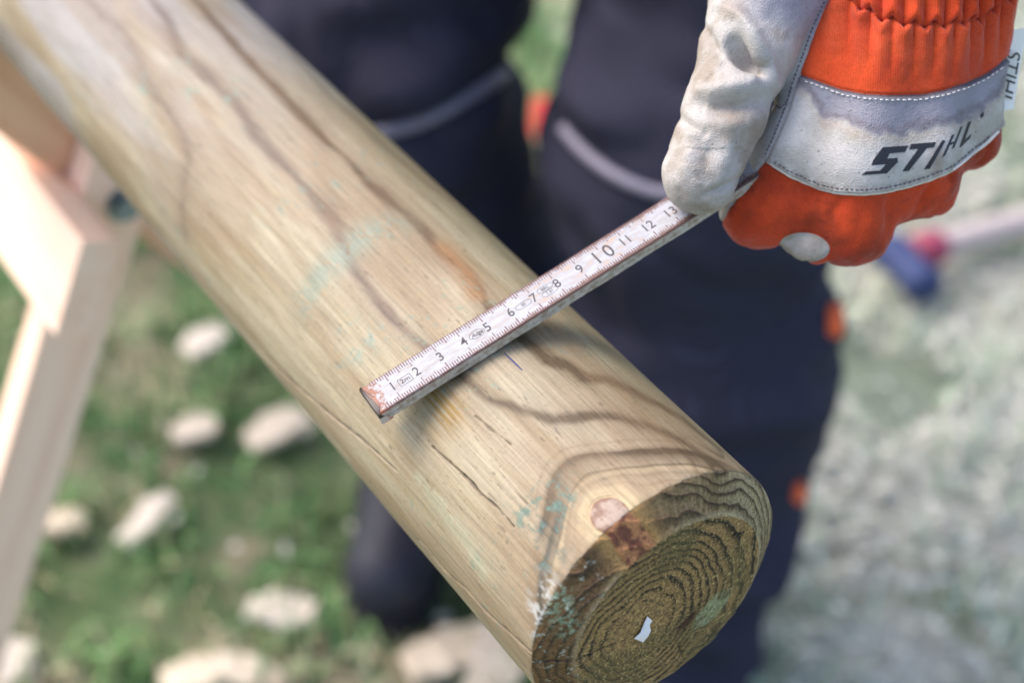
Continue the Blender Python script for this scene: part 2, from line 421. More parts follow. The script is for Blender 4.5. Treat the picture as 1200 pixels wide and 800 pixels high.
def build_post():
    # profile along the post: x (mm) and radius
    xs = np.concatenate([-np.geomspace(182, 1900, 180)[::-1], -np.arange(181.5, 60, -0.5), -np.arange(60, CHX + 0.3, -0.38)])
    prof = [(x, PR) for x in xs]
    for t in np.linspace(0, 1, 42):
        prof.append((-CHX + CHX * t, PR + (PR2 - PR) * t))
    prof = np.array(prof)
    # soften the two corners
    for c, wd in ((len(xs), 4),) * 14:
        for k in range(c - wd, c + wd):
            if wd and 0 < k < len(prof) - 1: prof[k] = prof[k] * .5 + .25 * (prof[k - 1] + prof[k + 1])
    rr = np.arange(PR2 - 0.36, 0.3, -0.36)
    prof = np.concatenate([prof, np.c_[np.zeros(len(rr)), rr]])
    th = np.radians(np.concatenate([np.arange(-112, 66, 0.38), np.arange(66, 248, 2.0)]))
    nt = len(th); npf = len(prof)
    X = np.repeat(prof[:, 0], nt); Rr = np.repeat(prof[:, 1], nt); TH = np.tile(th, npf)
    P = np.c_[X, Rr * np.sin(TH), Rr * np.cos(TH)]
    seg = np.repeat(np.where(np.arange(npf) < len(xs), 0, np.where(np.arange(npf) < len(xs) + 42, 1, 2)), nt)
    arc = PR * TH
    N = np.where((seg == 0)[:, None], np.c_[0 * X, np.sin(TH), np.cos(TH)],
                 np.where((seg == 1)[:, None], np.c_[0 * X + .848, .53 * np.sin(TH), .53 * np.cos(TH)], np.c_[0 * X + 1, 0 * X, 0 * X]))
    disp = np.zeros(len(P))
    body = seg == 0
    # --- sapwood surface: fine streaks and slow tone
    q = np.c_[X * 0.012, P[:, 1] * 0.22, P[:, 2] * 0.22]
    st = fbm(q, 4); q2 = np.c_[X * 0.05, P[:, 1] * 1.4, P[:, 2] * 1.4]; fine = fbm(q2, 3)
    slow = fbm(np.c_[X * 0.02, P[:, 1] * 0.05, P[:, 2] * 0.05] + 9, 3)
    col = mixc(np.tile(lin(186, 171, 143), (len(P), 1)), lin(166, 147, 116), sstep(0.35, 0.7, st))
    col = mixc(col, lin(170, 148, 120), sstep(0.42, 0.72, slow) * .8)
    col = mixc(col, lin(134, 124, 92), sstep(0.05, .75, TH) * .8)                 # darker and greener towards +y
    col *= (0.9 + 0.2 * fine)[:, None]
    col = mixc(col, lin(160, 134, 106), sstep(-75, -15, X) * .55 * (.4 + .9 * slow))
    col = mixc(col, lin(176, 170, 168), sstep(-210, -400, X) * sstep(.35, .6, fbm(np.c_[X * .012, P[:, 1] * .05, P[:, 2] * .05] + 61, 2)) * .8)
    # grain bands that follow the traced figure
    def band(key, w0, amt, c=(96, 74, 52), w1=None, side=0.0):
        nonlocal col
        wob = (fbm(np.c_[X * 0.05, arc * 0.05, 0 * X] + 31, 3) - .5)
        d, t = pdist(P, L[key], 45)
        wd = w0 * (0.75 + 0.8 * vnoise(np.c_[X * .03, 0 * X, 0 * X + w0]))
        d = np.abs(d + wob * w0 * 1.2)
        fade = sstep(0, .06, t) * (1 - sstep(.95, 1, t))
        rag = (fbm(np.c_[X * .12, arc * .5, 0 * X] + 3, 3) - .5) * wd * .6
        core = sstep(1.25, .15, (d + rag) / wd) * .72 + np.exp(-(d / (wd * 2.4)) ** 2) * .42
        core *= (0.7 + 0.45 * fine) * amt * (0.35 + 0.65 * fade)
        col = mixc(col, lin(*c), np.clip(core, 0, .93))
    if True:
        band('B1', 2.6, .82, (104, 80, 56)); band('B2', 2.8, .76, (108, 88, 76)); band('B3', 2.4, .6, (110, 98, 94))
        band('B4', 1.3, .5); band('C1', 3.6, .88, (88, 70, 46)); band('C2', 3.1, .85, (88, 70, 48))
    # the grain swirls round the knot in ever wider loops
    kx, kth = L['knotA'][0][0], math.atan2(L['knotA'][0][1], L['knotA'][0][2])
    dxk, dak = X - kx, arc - PR * kth
    kw = (fbm(np.c_[X * .05, arc * .05, 0 * X] + 71, 3) - .5)
    qc = np.hypot(dxk, dak / 1.25) + kw * 4
    qt = -dxk + .58 * np.sqrt((dak - 2) ** 2 + 36) + kw * 6
    qk = qc + (qt - qc) * sstep(9, 17, qc)
    left_ = sstep(2, -14, dak)
    for a_, w_, m_, c_, ml in ((8.6, 1.2, .3, (150, 120, 84), 0), (12.0, 1.6, .35, (128, 102, 70), 0), (16.0, 2.0, .4, (124, 102, 72), 2), (20.4, 1.3, .8, (82, 68, 46), 2), (24.0, 6.0, 1.0, (74, 72, 64), 1), (28.6, 6.4, 1.15, (80, 63, 43), 2), (34.5, 1.6, .3, (112, 90, 62), 2)):
        e = a_ - qk; e = np.where(e < 0, -e * 3.2, e)                # crisp outer edge, soft towards the knot
        mod = .5 + .75 * vnoise(np.c_[np.arctan2(dak, -dxk) * 1.6, 0 * X + a_, 0 * X])
        mod = mod * (left_ if ml == 1 else (1 - .75 * sstep(-16, -26, dak) if ml == 2 else 1))
        k_ = (np.exp(-(e / w_) ** 2) * .62 + np.exp(-(e / (w_ * .35)) ** 2) * .4) * m_ * mod * (.75 + .4 * fine) * sstep(64, 40, np.abs(dak)) * (dxk > -46)
        col = mixc(col, lin(*c_), np.clip(k_, 0, .92) * body)
    pale = np.exp(-((qk - 18.4) / 1.0) ** 2) * .8 * (.4 + .8 * slow) + sstep(13, 6, qk) * .45; col = mixc(col, lin(196, 174, 136), np.clip(pale, 0, .5) * body)
    # broad brown zones between the bands
    zone = sstep(.5, .66, fbm(np.c_[X * .011, arc * .06, 0 * X] + 83, 3)); col = mixc(col, lin(140, 112, 82), zone * .38 * body)
    # more figure of the same kind round the hidden side
    ph = (arc * 0.055 + (fbm(np.c_[X * .006, arc * .02, 0 * X] + 3, 3) - .5) * 5)
    bg_ = np.exp(-((np.mod(ph, 1) - .5) / .09) ** 2) * (sstep(45, 70, np.degrees(TH)) + 0.25 * sstep(-10, -60, np.degrees(TH)))
    col = mixc(col, lin(110, 86, 60), np.clip(bg_ * .5, 0, .7) * body)
    # brown heart stain above the ruler, yellow stain below it
    d, t = pdist(P, L['brown'], 40); col = mixc(col, lin(164, 122, 82), np.clip(np.exp(-(d / 4.5) ** 2) * (.5 + .6 * fine), 0, .8))
    d, _ = pdist(P, L['stain'], 40); mk = np.exp(-(d / 7.5) ** 2) * sstep(.3, .62, fbm(np.c_[X * .03, P[:, 1] * .8, P[:, 2] * .8] + 4, 3))
    col = mixc(col, lin(150, 116, 52), np.clip(mk * 1.1, 0, .85))
    # copper-green treatment stains
    sp = fbm(np.c_[X * .22, P[:, 1] * .34, P[:, 2] * .34] + 51, 4); sp2 = fbm(np.c_[X * .6, P[:, 1] * .9, P[:, 2] * .9] + 77, 3)
    def teal(key, wd, amt, c=(118, 158, 142), th0=.5):
        nonlocal col
        d, _ = pdist(P, L[key], 50) if not key.endswith('sp') else (np.min([np.linalg.norm(P - np.array(v), axis=1) for v in L[key]], axis=0), 0)
        mk = np.exp(-(d / wd) ** 2) * sstep(th0, th0 + .14, sp * .55 + sp2 * .45) * amt
        col = mixc(col, lin(*c), np.clip(mk, 0, .9))
    teal('teal1', 7.5, .6, (138, 156, 140), .34); teal('teal2', 9, .85, (98, 126, 112), .48); teal('teal3', 6.5, .9, (78, 102, 98), .45)
    teal('tealsp', 5.5, .8, (136, 160, 146), .5); teal('pale1', 3.6, .42, (184, 188, 160), .36); teal('white1', 5.0, .8, (206, 204, 198), .47)
    mk = sstep(.6, .68, sp * .5 + sp2 * .5) * sstep(.5, .62, fbm(P * .018 + 91, 2)) * body
    col = mixc(col, lin(126, 150, 134), np.clip(mk * .55, 0, .7))
    # tiny dark flecks and scratches along the grain
    fl = sstep(.74, .8, fbm(np.c_[X * .25, P[:, 1] * 1.7, P[:, 2] * 1.7] + 13, 2)) * body
    col *= (1 - .35 * fl)[:, None]
    col *= np.array([.825, .825, .815])
    # --- end grain: growth rings round the pith
    pith = np.array(L['pith'][0]); dy, dz = P[:, 1] - pith[1], P[:, 2] - pith[2]
    rp = np.hypot(dy, dz); an = np.arctan2(dy, dz)
    wob = (fbm(np.c_[np.cos(an) * 1.6, np.sin(an) * 1.6, rp * .04] + 5, 3) - .5)
    wob2 = fbm(np.c_[P[:, 1] * .09, P[:, 2] * .09, 0 * X + 2], 3) - .5
    ringr = rp * (1 + .22 * wob) + wob2 * 5.5 + X * 0.25 + 2.2 * np.sin(rp * .21)
    phs = ringr / np.where(ringr < 20, 3.3, 3.9)
    fr = np.mod(phs, 1); late = np.clip((fr - .4) / .45, 0, 1) ** 1.15 * (fr < .93)
    fib = fbm(np.c_[P[:, 1] * 1.35, P[:, 2] * 1.35, X * .3] + 7, 3); fib2 = vnoise(np.c_[P[:, 1] * 1.9, P[:, 2] * 1.9, X * .5])
    endc = mixc(np.tile(lin(138, 108, 66), (len(P), 1)), lin(32, 23, 13), np.clip(sstep(6, 22, rp) * late * (.8 + 1.0 * fbm(np.c_[P[:, 1] * .12, P[:, 2] * .12, 0 * X] + 6, 3)) + sstep(.49, .37, fib) * .34, 0, 1))
    endc = mixc(endc, lin(190, 150, 92), sstep(.55, .64, fib) * .4 * sstep(34, 8, rp))
    chk = sstep(.72, .8, vnoise(np.c_[an * 9, rp * .06, 0 * X])) * sstep(5, 14, rp); endc = mixc(endc, lin(40, 30, 18), chk * .45 * (fib < .52))
    endc = mixc(endc, lin(84, 74, 42), sstep(.42, .62, fbm(np.c_[P[:, 1] * .07, P[:, 2] * .07, 0 * X] + 2, 2)) * .55)
    endc = mixc(endc, lin(196, 168, 112), (fib2 > .8) * .5 * (seg == 2))
    right = sstep(-25, 8, np.degrees(TH))
    chb = mixc(np.tile(lin(118, 86, 54), (len(P), 1)), lin(124, 102, 68), right); chb = mixc(chb, lin(160, 144, 108), sstep(22, 48, np.degrees(TH)))
    chb = mixc(chb, lin(178, 150, 110), sstep(.56, .66, vnoise(np.c_[arc * 1.3, X * .2, 0 * X])) * sstep(-12, 4, np.degrees(TH)) * .4)
    chc = mixc(chb, lin(62, 46, 28), np.clip(late * 1.0 * (.55 + .8 * slow) + sstep(.48, .32, fib) * .45, 0, 1))
    chc = mixc(chc, lin(190, 168, 128), sstep(-1.4, -.3, X) * sstep(.3, .6, slow) * .4)
    d, _ = pdist(P, L['chamferteal'], 30); mk = np.exp(-(d / 4) ** 2) * sstep(.46, .6, sp2); chc = mixc(chc, lin(140, 162, 132), np.clip(mk, 0, .55))
    # pale sapwood margin where the body runs into the chamfer
    d0 = np.where(body, 1.0, 0.0); edge = np.clip(1 - d0, 0, 1)
    endc = np.minimum(endc * 1.42, .6); chc = np.minimum(chc * 1.22, .6); lft = sstep(-30, -46, np.degrees(TH)); chc = mixc(chc, lin(196, 202, 186), lft * sstep(.6, .68, sp * .5 + sp2 * .5) * .7)
    col = np.where((seg == 0)[:, None], col, np.where((seg == 1)[:, None], chc, endc))
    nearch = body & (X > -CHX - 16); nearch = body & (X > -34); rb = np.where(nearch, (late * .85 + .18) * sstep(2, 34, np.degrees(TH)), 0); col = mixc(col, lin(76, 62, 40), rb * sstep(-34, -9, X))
    disp += np.where(seg == 1, (late - .4) * .55, 0) + np.where(seg == 2, (late - .3) * .22 + (fib - .5) * .45 + (fib2 - .5) * .22, 0)
    # --- the branch knot cut through by the chamfer
    ka, kb = np.array(L['knotA'][0]), np.array(L['knotB'][0]); kd = kb - ka; kl = np.linalg.norm(kd); kd /= kl
    h = (P - ka) @ kd; perp = np.linalg.norm(P - ka - np.clip(h, -1.5, kl + 3)[:, None] * kd, axis=1) * (1 + .25 * (fbm(P * .16, 2) - .5))
    loc = np.linalg.norm(P - (ka + kb) / 2, axis=1) < 40
    halo = np.exp(-(np.maximum(perp - 6.0, 0) / 4.6) ** 2) * loc * (seg < 2)
    tone = np.where((seg == 0)[:, None], lin(190, 168, 130), lin(190, 146, 88)); col = col * (1 - .85 * halo[:, None]) + tone * .85 * halo[:, None]
    arcs = np.exp(-((np.mod(perp / 3.1 + .3 * wob, 1) - .5) / .16) ** 2) * np.exp(-(np.maximum(perp - 6, 0) / 6) ** 2) * (perp > 6) * body * loc
    col = mixc(col, lin(128, 108, 72), np.clip(arcs * .3, 0, .5))
    core = sstep(6.5, 5.4, perp) * loc * (seg < 2)
    kc = np.where((seg == 0)[:, None], mixc(np.tile(lin(164, 142, 126), (len(P), 1)), lin(118, 80, 60), np.clip(sstep(.42, .62, fbm(P * .34 + 3, 4)) * .7 + sstep(4.9, 6.1, perp) * .6, 0, 1)),
                  mixc(np.tile(lin(186, 126, 82), (len(P), 1)), lin(116, 68, 48), sstep(.42, .62, fbm(P * .35 + 40, 3))))
    col = col * (1 - core[:, None]) + kc * core[:, None]
    disp += -.5 * np.exp(-((perp - 6.2) / .5) ** 2) * loc * (seg < 2)
    # pale green knot with a dark crescent low on the end
    g1 = np.array(L['greenknot'][0]); e1 = np.array([0, .83, .55]); e2 = np.array([0, -.55, .83])
    gg = np.hypot(((P - g1) @ e1) / 10.5, ((P - g1) @ e2) / 5.4) * (1 + .3 * (fib - .5) + .9 * wob2); gk = sstep(1.05, .8, gg) * (seg > 0)
    col = mixc(col, mixc(np.tile(lin(150, 152, 106), (len(P), 1)), lin(104, 96, 58), sstep(.45, .62, fbm(P * .3 + 8, 3))), gk * .9); col = mixc(col, lin(184, 186, 150), gk * sstep(.5, .65, fib) * .6)
    d, _ = pdist(P, L['greenknot2'], 20); col = mixc(col, lin(66, 34, 22), np.clip(np.exp(-(d / 2.3) ** 2) * 1.2, 0, .92) * (seg > 0)); disp += -1.2 * np.exp(-(d / 2.2) ** 2) * (seg > 0)
    # --- drying cracks
    for key, wd, dep, amt in (('crack1', .75, 1.2, .85), ('crack2', .75, 1.2, .92), ('crack3', .52, 1.0, .9), ('crack4', .42, .6, .6), ('crack5', .35, .5, .6), ('endcrack', .7, 1.8, .95), ('endcrack2', .5, 1.2, .8)):
        d, t = pdist(P, L[key], 6); d = np.abs(d + (fbm(np.c_[X * .3, arc * .2, 0 * X + 3], 2) - .5) * .9)
        if key.startswith('end'): d = np.abs(d)
        wv = wd * (.4 + .6 * np.sin(np.pi * np.clip(t, .04, .96)) ** .5) * (.75 + .4 * vnoise(np.c_[X * .2, 0 * X, 0 * X + 8]))
        k = np.exp(-(d / wv) ** 2); disp -= dep * k; col = mixc(col, lin(52, 40, 26), np.clip(k * amt, 0, 1))
    disp += np.where(body, (fine - .5) * .12 + (slow - .5) * .5, 0)
    P = P + N * disp[:, None]
    i, j = np.meshgrid(np.arange(npf - 1), np.arange(nt), indexing='ij'); a = (i * nt + j).ravel(); b = (i * nt + (j + 1) % nt).ravel()
    F = np.stack([a, b, b + nt, a + nt], 1)
    # close the middle of the end face
    last = (npf - 1) * nt + np.arange(nt); cv = len(P); P = np.concatenate([P, [[0, 0, 0]]]); col = np.concatenate([col, col[-1:]])
    F = np.concatenate([F, np.stack([last, np.roll(last, -1), np.full(nt, cv), np.full(nt, cv)], 1)])
    n = Nodes('treated_pine')
    s1 = n.noise(n.coord(scale=(40, 900, 900)), 1.0, 4, .6); s2 = n.noise(n.coord(scale=(600, 900, 900)), 1.0, 3)
    c = n.mix(n.attr('albedo'), n.ramp(s1, [(.3, .64), (.62, 1.0)]), .8, 'MULTIPLY')
    s3 = n.noise(n.coord(scale=(1500, 60, 60), rot=(0, 0, .12)), 1.0, 3)
    c = n.mix(c, n.ramp(s2, [(.25, .8), (.6, 1.0)]), .5, 'MULTIPLY')
    c = n.mix(c, n.ramp(s3, [(.3, .86), (.5, 1.0)]), .5, 'MULTIPLY')
    sx = n.new('SeparateXYZ'); n.t.links.new(n.coord(), sx.inputs[0]); em = n.ramp(n.math('ADD', n.math('MULTIPLY', sx.outputs[0], 120), .98), [(.05, 0.0), (.5, .8)])
    s4 = n.noise(n.coord(), 1250, 3, .7); c = n.mix(c, n.ramp(s4, [(.36, .36), (.52, 1.0)]), em, 'MULTIPLY')
    s5 = n.noise(n.coord(), 900, 2, .6); c = n.mix(c, tuple(lin(196, 160, 104)), n.math('MULTIPLY', em, n.ramp(s5, [(.6, 0.0), (.7, .3)])))
    mat = n.done(c, 0.62, n.bump(s3, .2, .0003, n.bump(s2, .22, .0004, n.bump(s1, .3, .0004))), spec=.32)
    # triangles at the centre are degenerate quads: make them true triangles
    quads = F[:-nt]; tri = F[-nt:, :3]
    T = np.concatenate([tris(quads)[:, ::-1], tri[:, ::-1]])
    o = npmesh('wooden_post', P / 1000, T, mat, attrs={'albedo': col}); o.location = (0, 0, AX)
    return o
post = tag(build_post(), 'round pale treated wooden post with its chamfered cut end towards the viewer', 'wooden post')

def surf(theta, x, lift=0.0):
    return Vector((x / 1000, (PR + lift) / 1000 * math.sin(theta), (PR + lift) / 1000 * math.cos(theta)))

def pencil():
    bm = bmesh.new(); a = L['pencil'][0]; b = L['pencil'][-1]; n = 12; rows = []
    t0 = math.atan2(a[1], a[2]); t1 = math.atan2(b[1], b[2])
    for i in range(n + 1):
        f = i / n; x = a[0] + (b[0] - a[0]) * f; t = t0 + (t1 - t0) * f; wd = .38 * math.sin(math.pi * min(max(f, .08), .92)) ** .4 / PR
        rows.append([bm.verts.new(surf(t - wd, x, .16)), bm.verts.new(surf(t, x, .24)), bm.verts.new(surf(t + wd, x, .16))])
    for r, s in zip(rows, rows[1:]):
        for k in (0, 1): bm.faces.new([r[k], r[k + 1], s[k + 1], s[k]])
    return bmobj('pencil_mark', bm, plain('blue_pencil', lin(44, 48, 92), .6, .3, 2000), post)
pencil()

def scrap():
    out = [(2.2, 7.1), (4.2, 3.8), (3.3, 2.2), (3.9, -1.5), (2.9, -3.6), (1.2, -6.2), (-2.8, -1.4), (-.7, .8), (.3, 2.4), (1.2, 5.0)]
    bm = bmesh.new(); rg = random.Random(3)
    top = [bm.verts.new((rg.uniform(.5, 1.2) / 1000, y / 1000, z / 1000)) for y, z in out]
    bot = [bm.verts.new((v.co.x - .0003, v.co.y, v.co.z)) for v in top]
    c = bm.verts.new((.0016, 0, 0)); c2 = bm.verts.new((.0013, 0, 0)); k = len(top)
    for i in range(k):
        j = (i + 1) % k
        bm.faces.new([top[i], top[j], c]); bm.faces.new([bot[j], bot[i], c2]); bm.faces.new([top[i], bot[i], bot[j], top[j]])
    o = bmobj('paper_scrap', bm, plain('scrap_paper', lin(232, 228, 232), .7, .06, 900))
    p = L['scrap'][0]; o.location = (.0004, -.0130, .7968) 
    return o
tag(scrap(), 'small torn white paper scrap stuck on the ringed end face of the post', 'paper scrap')

# ------------------------------------------------------------------ folding ruler
RO = np.array([-0.106, -0.0551, 0.8439]); RU = np.array([0.0772, 0.9561, 0.2828]); RWv = np.array([0.9957, -0.0884, 0.0273])
RU /= np.linalg.norm(RU); RWv -= RU * (RU @ RWv); RWv /= np.linalg.norm(RWv); RN = np.cross(RU, -RWv)
RM = np.eye(4); RM[:3, 0] = RU; RM[:3, 1] = -RWv; RM[:3, 2] = RN; RM[:3, 3] = RO
ruler = empty('folding_ruler'); ruler.matrix_world = Matrix(RM.tolist())
tag(ruler, 'white folding ruler with worn brown edges laid across the post and held by the glove', 'ruler')

def ruler_body():
    LEN, HW, TH = .198, .008, .005
    bm = bmesh.new(); nx = 100; cross = []
    b = .0007
    capx = lambda y: .0004 + .0026 * max(0, 1 - abs(y + .0015) / (HW + .0015) if y > -.0015 else 1 - (abs(y + .0015) / (HW - .0015)) ** 1.6)
    prof = [(y_, 0) for y_ in np.linspace(-HW + b, HW - b, 13)] + [ (HW, -b), (HW, -TH / 2 + .0002), (HW - .00035, -TH / 2), (HW, -TH / 2 - .0002), (HW, -TH + b), (HW - b, -TH), (-HW + b, -TH), (-HW, -TH + b), (-HW, -TH / 2 - .0002), (-HW + .00035, -TH / 2), (-HW, -TH / 2 + .0002), (-HW, -b)]
    rows = []
    for i in range(nx + 1):
        x = lambda y: capx(y) + (LEN - capx(y)) * i / nx
        rows.append([bm.verts.new((x(y), y + .00012 * math.sin(i * .41 + z * 800) * (abs(y) > .007), z)) for y, z in prof])
    k = len(prof)
    for r, s in zip(rows, rows[1:]):
        for q in range(k): bm.faces.new([r[q], s[q], s[(q + 1) % k], r[(q + 1) % k]])
    bm.faces.new(rows[0][::-1]); bm.faces.new(rows[-1])
    n = Nodes('worn_white_lacquer'); co = n.coord(); sp = n.new('SeparateXYZ'); n.t.links.new(co, sp.inputs[0]); X, Y, Z = sp.outputs
    n1 = n.noise(co, 420, 5, .6); n2 = n.noise(n.coord(scale=(1, 3, 1)), 120, 4, .6); n3 = n.noise(co, 1800, 3, .6)
    ay = n.math('ABSOLUTE', Y)
    # wear grows towards the long edges and again between about 6 and 13 cm
    mid = n.math('MULTIPLY', n.new('MapRange', i_0=X, i_1=.03, i_2=.085, i_3=0.15, i_4=1.0, clamp=True).outputs[0], .0016)
    e = n.math('ADD', n.math('ADD', ay, n.math('MULTIPLY', n.math('SUBTRACT', n1, .5), .0030)), n.math('MULTIPLY', mid, n.math('MULTIPLY', n2, 1.5)))
    wear = n.ramp(n.math('MULTIPLY', n.math('SUBTRACT', e, .0060), 420), [(.40, 0.0), (.80, 1.0)])
    onTop = n.ramp(n.math('MULTIPLY', n.math('ADD', Z, .0012), 1000), [(.2, 0.0), (.75, 1.0)])
    white = n.mix(tuple(lin(152, 151, 156)), tuple(lin(128, 121, 118)), n.ramp(n2, [(.42, 0.0), (.7, 1.0)]))
    brown = n.mix(tuple(lin(112, 84, 68)), tuple(lin(62, 42, 36)), n3)
    side = n.mix(tuple(lin(184, 174, 160)), tuple(lin(150, 132, 112)), n.ramp(n1, [(.4, 0.0), (.65, 1.0)]))
    side = n.mix(side, tuple(lin(96, 74, 56)), n.ramp(n.noise(n.coord(scale=(.4, 1, 1)), 900, 4), [(.62, 0.0), (.76, .8)]))
    patch = n.ramp(n2, [(.54, 0.0), (.66, 1.0)])
    patch = n.math('MULTIPLY', patch, n.math('MULTIPLY', mid, 380))
    top = n.mix(n.mix(white, tuple(lin(172, 142, 120)), patch), brown, wear)
    rust = n.ramp(n.math('ADD', n.math('MULTIPLY', X, 100), n.math('MULTIPLY', n.math('SUBTRACT', n1, .5), 2.2)), [(.30, 1.0), (.60, 0.0)])
    top = n.mix(top, n.mix(tuple(lin(150, 84, 50)), tuple(lin(84, 52, 40)), n3), rust)
    mat = n.done(n.mix(side, top, onTop), .42, n.bump(n1, .25, .0003), spec=.4)
    return bmobj('ruler_leaf', bm, mat, ruler, smooth=False)
ruler_body()

def ruler_cap():
    HW, TH = .00815, .0051
    bm = bmesh.new(); ys = np.linspace(-HW, HW, 13)
    prof_rows = []
    for y in ys:
        s = 1 - abs(y + .0015) / (HW + .0015) if y > -.0015 else 1 - (abs(y + .0015) / (HW - .0015)) ** 1.6
        inset = .0002 + .0026 * max(s, 0)
        prof_rows.append([bm.verts.new(p) for p in ((.0003 + inset, y, .00003), (.0002 + inset, y, .00008), (.0000, y, -.0005), (-.0003, y, -.0012), (-.0003, y, -TH + .0005), (.0002, y, -TH), (.0044, y, -TH))])
    k = len(prof_rows[0])
    for r, s in zip(prof_rows, prof_rows[1:]):
        for q in range(k - 1): bm.faces.new([r[q], r[q + 1], s[q + 1], s[q]])
    bm.faces.new(prof_rows[0]); bm.faces.new(prof_rows[-1][::-1])
    n = Nodes('rusty_steel'); k1 = n.noise(n.coord(), 700, 5, .65); sp = n.new('SeparateXYZ'); n.t.links.new(n.coord(), sp.inputs[0])
    c = n.mix(tuple(lin(52, 38, 33)), tuple(lin(190, 176, 164)), n.ramp(n.math('ADD', n.math('MULTIPLY', sp.outputs[2], -400), n.math('MULTIPLY', n.math('SUBTRACT', k1, .5), .5)), [(.62, 0.0), (.95, 1.0)]))
    c = n.mix(c, tuple(lin(186, 92, 48)), n.ramp(n.math('ADD', n.math('MULTIPLY', sp.outputs[0], 160), n.math('MULTIPLY', k1, 1.0)), [(.86, 0.0), (1.0, .7)]))
    return bmobj('end_cap', bm, n.done(c, .42, n.bump(k1, .3, .0004), metal=.1), ruler)
ruler_cap()

ink = plain('brown_black_ink', lin(46, 38, 42), .6, .25, 1500)
tick_ink = plain('tick_ink', lin(92, 52, 54), .6, .35, 900)
def ruler_ticks():
    """the millimetre graduations along both edges, printed: one thin sheet just proud of the face"""
    bm = bmesh.new(); rg = random.Random(5); z0, z1 = -.00008, .00006
    for side in (-1, 1):
        for mm in range(4, 196):
            x = mm / 1000; ln = .0042 if mm % 10 == 0 else (.0034 if mm % 5 == 0 else .0024)
            if mm < 9: ln *= rg.uniform(.6, 1)
            if 60 < mm and rg.random() < .1: ln *= .6
            y0, y1 = side * .0077, side * (.0077 - ln); hw = .00018 * rg.uniform(.75, 1.25)
            vs = [bm.verts.new((x + a, y, z)) for z in (z0, z1) for a, y in ((-hw, y0), (hw, y0), (hw, y1), (-hw, y1))]
            for f in ((4, 5, 6, 7), (0, 3, 2, 1), (0, 1, 5, 4), (1, 2, 6, 5), (2, 3, 7, 6), (3, 0, 4, 7)): bm.faces.new([vs[q] for q in f])
    o = bmobj('tick_marks', bm, tick_ink, ruler); o['kind'] = 'stuff'; return o
ruler_ticks()

def text_obj(body, size, loc, mat, parent, name, shear=0.0, sx=1.0, rot=0.0, depth=.00005):
    cu = bpy.data.curves.new(name, 'FONT'); cu.body = body; cu.size = size; cu.align_x = 'CENTER'; cu.align_y = 'CENTER'; cu.extrude = depth; cu.shear = shear; cu.offset = .00002
    tmp = bpy.data.objects.new('tmp', cu); C.objects.link(tmp)
    me = bpy.data.meshes.new_from_object(tmp.evaluated_get(bpy.context.evaluated_depsgraph_get()))
    bpy.data.objects.remove(tmp); bpy.data.curves.remove(cu); me.name = name; me.materials.clear(); me.materials.append(mat)
    o = bpy.data.objects.new(name, me); C.objects.link(o); o.parent = parent; o.location = loc; o.scale = (sx, 1, 1); o.rotation_euler = (0, 0, rot)
    return o
for c in range(1, 20):
    big = c == 10
    if big:
        text_obj('1', .0094, (.1 - .0026, 0, .00002), ink, ruler, 'number', sx=.78)
        text_obj('0', .0094, (.1 + .0026, 0, .00002), ink, ruler, 'number', sx=.78)
    else: text_obj(str(c), .0062, (c / 100, 0, .00002), ink, ruler, 'number', sx=.84)
def ring(name, cx, cy, a, b, wd, power=2.0, segs=40, mat=ink):
    bm = bmesh.new(); rows = []
    for i in range(segs):
        t = 2 * math.pi * i / segs; ct, st = math.cos(t), math.sin(t)
        f = lambda q, e: math.copysign(abs(q) ** (2 / power), q) * e
        row = [bm.verts.new((cx + f(ct, a + k * wd), cy + f(st, b + k * wd), z)) for k, z in ((-.5, -.00006), (-.5, .00005), (.5, .00005), (.5, -.00006))]
        rows.append(row)
    for i in range(segs):
        r, s = rows[i], rows[(i + 1) % segs]
        for q in range(4): bm.faces.new([r[q], r[(q + 1) % 4], s[(q + 1) % 4], s[q]])
    return bmobj(name, bm, mat, ruler)
ring('class_box', .0150, -.0004, .0026, .0018, .00018, 12); text_obj('2m', .0031, (.0150, -.0004, .00002), ink, ruler, 'print_text')
ring('maker_oval', .0455, 0, .0031, .0019, .00016); text_obj('Adga', .0027, (.0455, 0, .00002), ink, ruler, 'print_text', shear=.35, sx=.85)
ring('approval_oval', .0655, 0, .0032, .0014, .00014, 2.8); text_obj('III', .0022, (.0655, 0, .00002), ink, ruler, 'print_text')
ring('approval_oval', .0755, .0013, .0032, .0013, .00013, 2.8); text_obj('EEC', .0018, (.0755, .0013, .00002), ink, ruler, 'print_text')
ring('approval_oval', .0760, -.0016, .0032, .0013, .00013, 2.8); text_obj('1.31', .0018, (.0760, -.0016, .00002), ink, ruler, 'print_text')

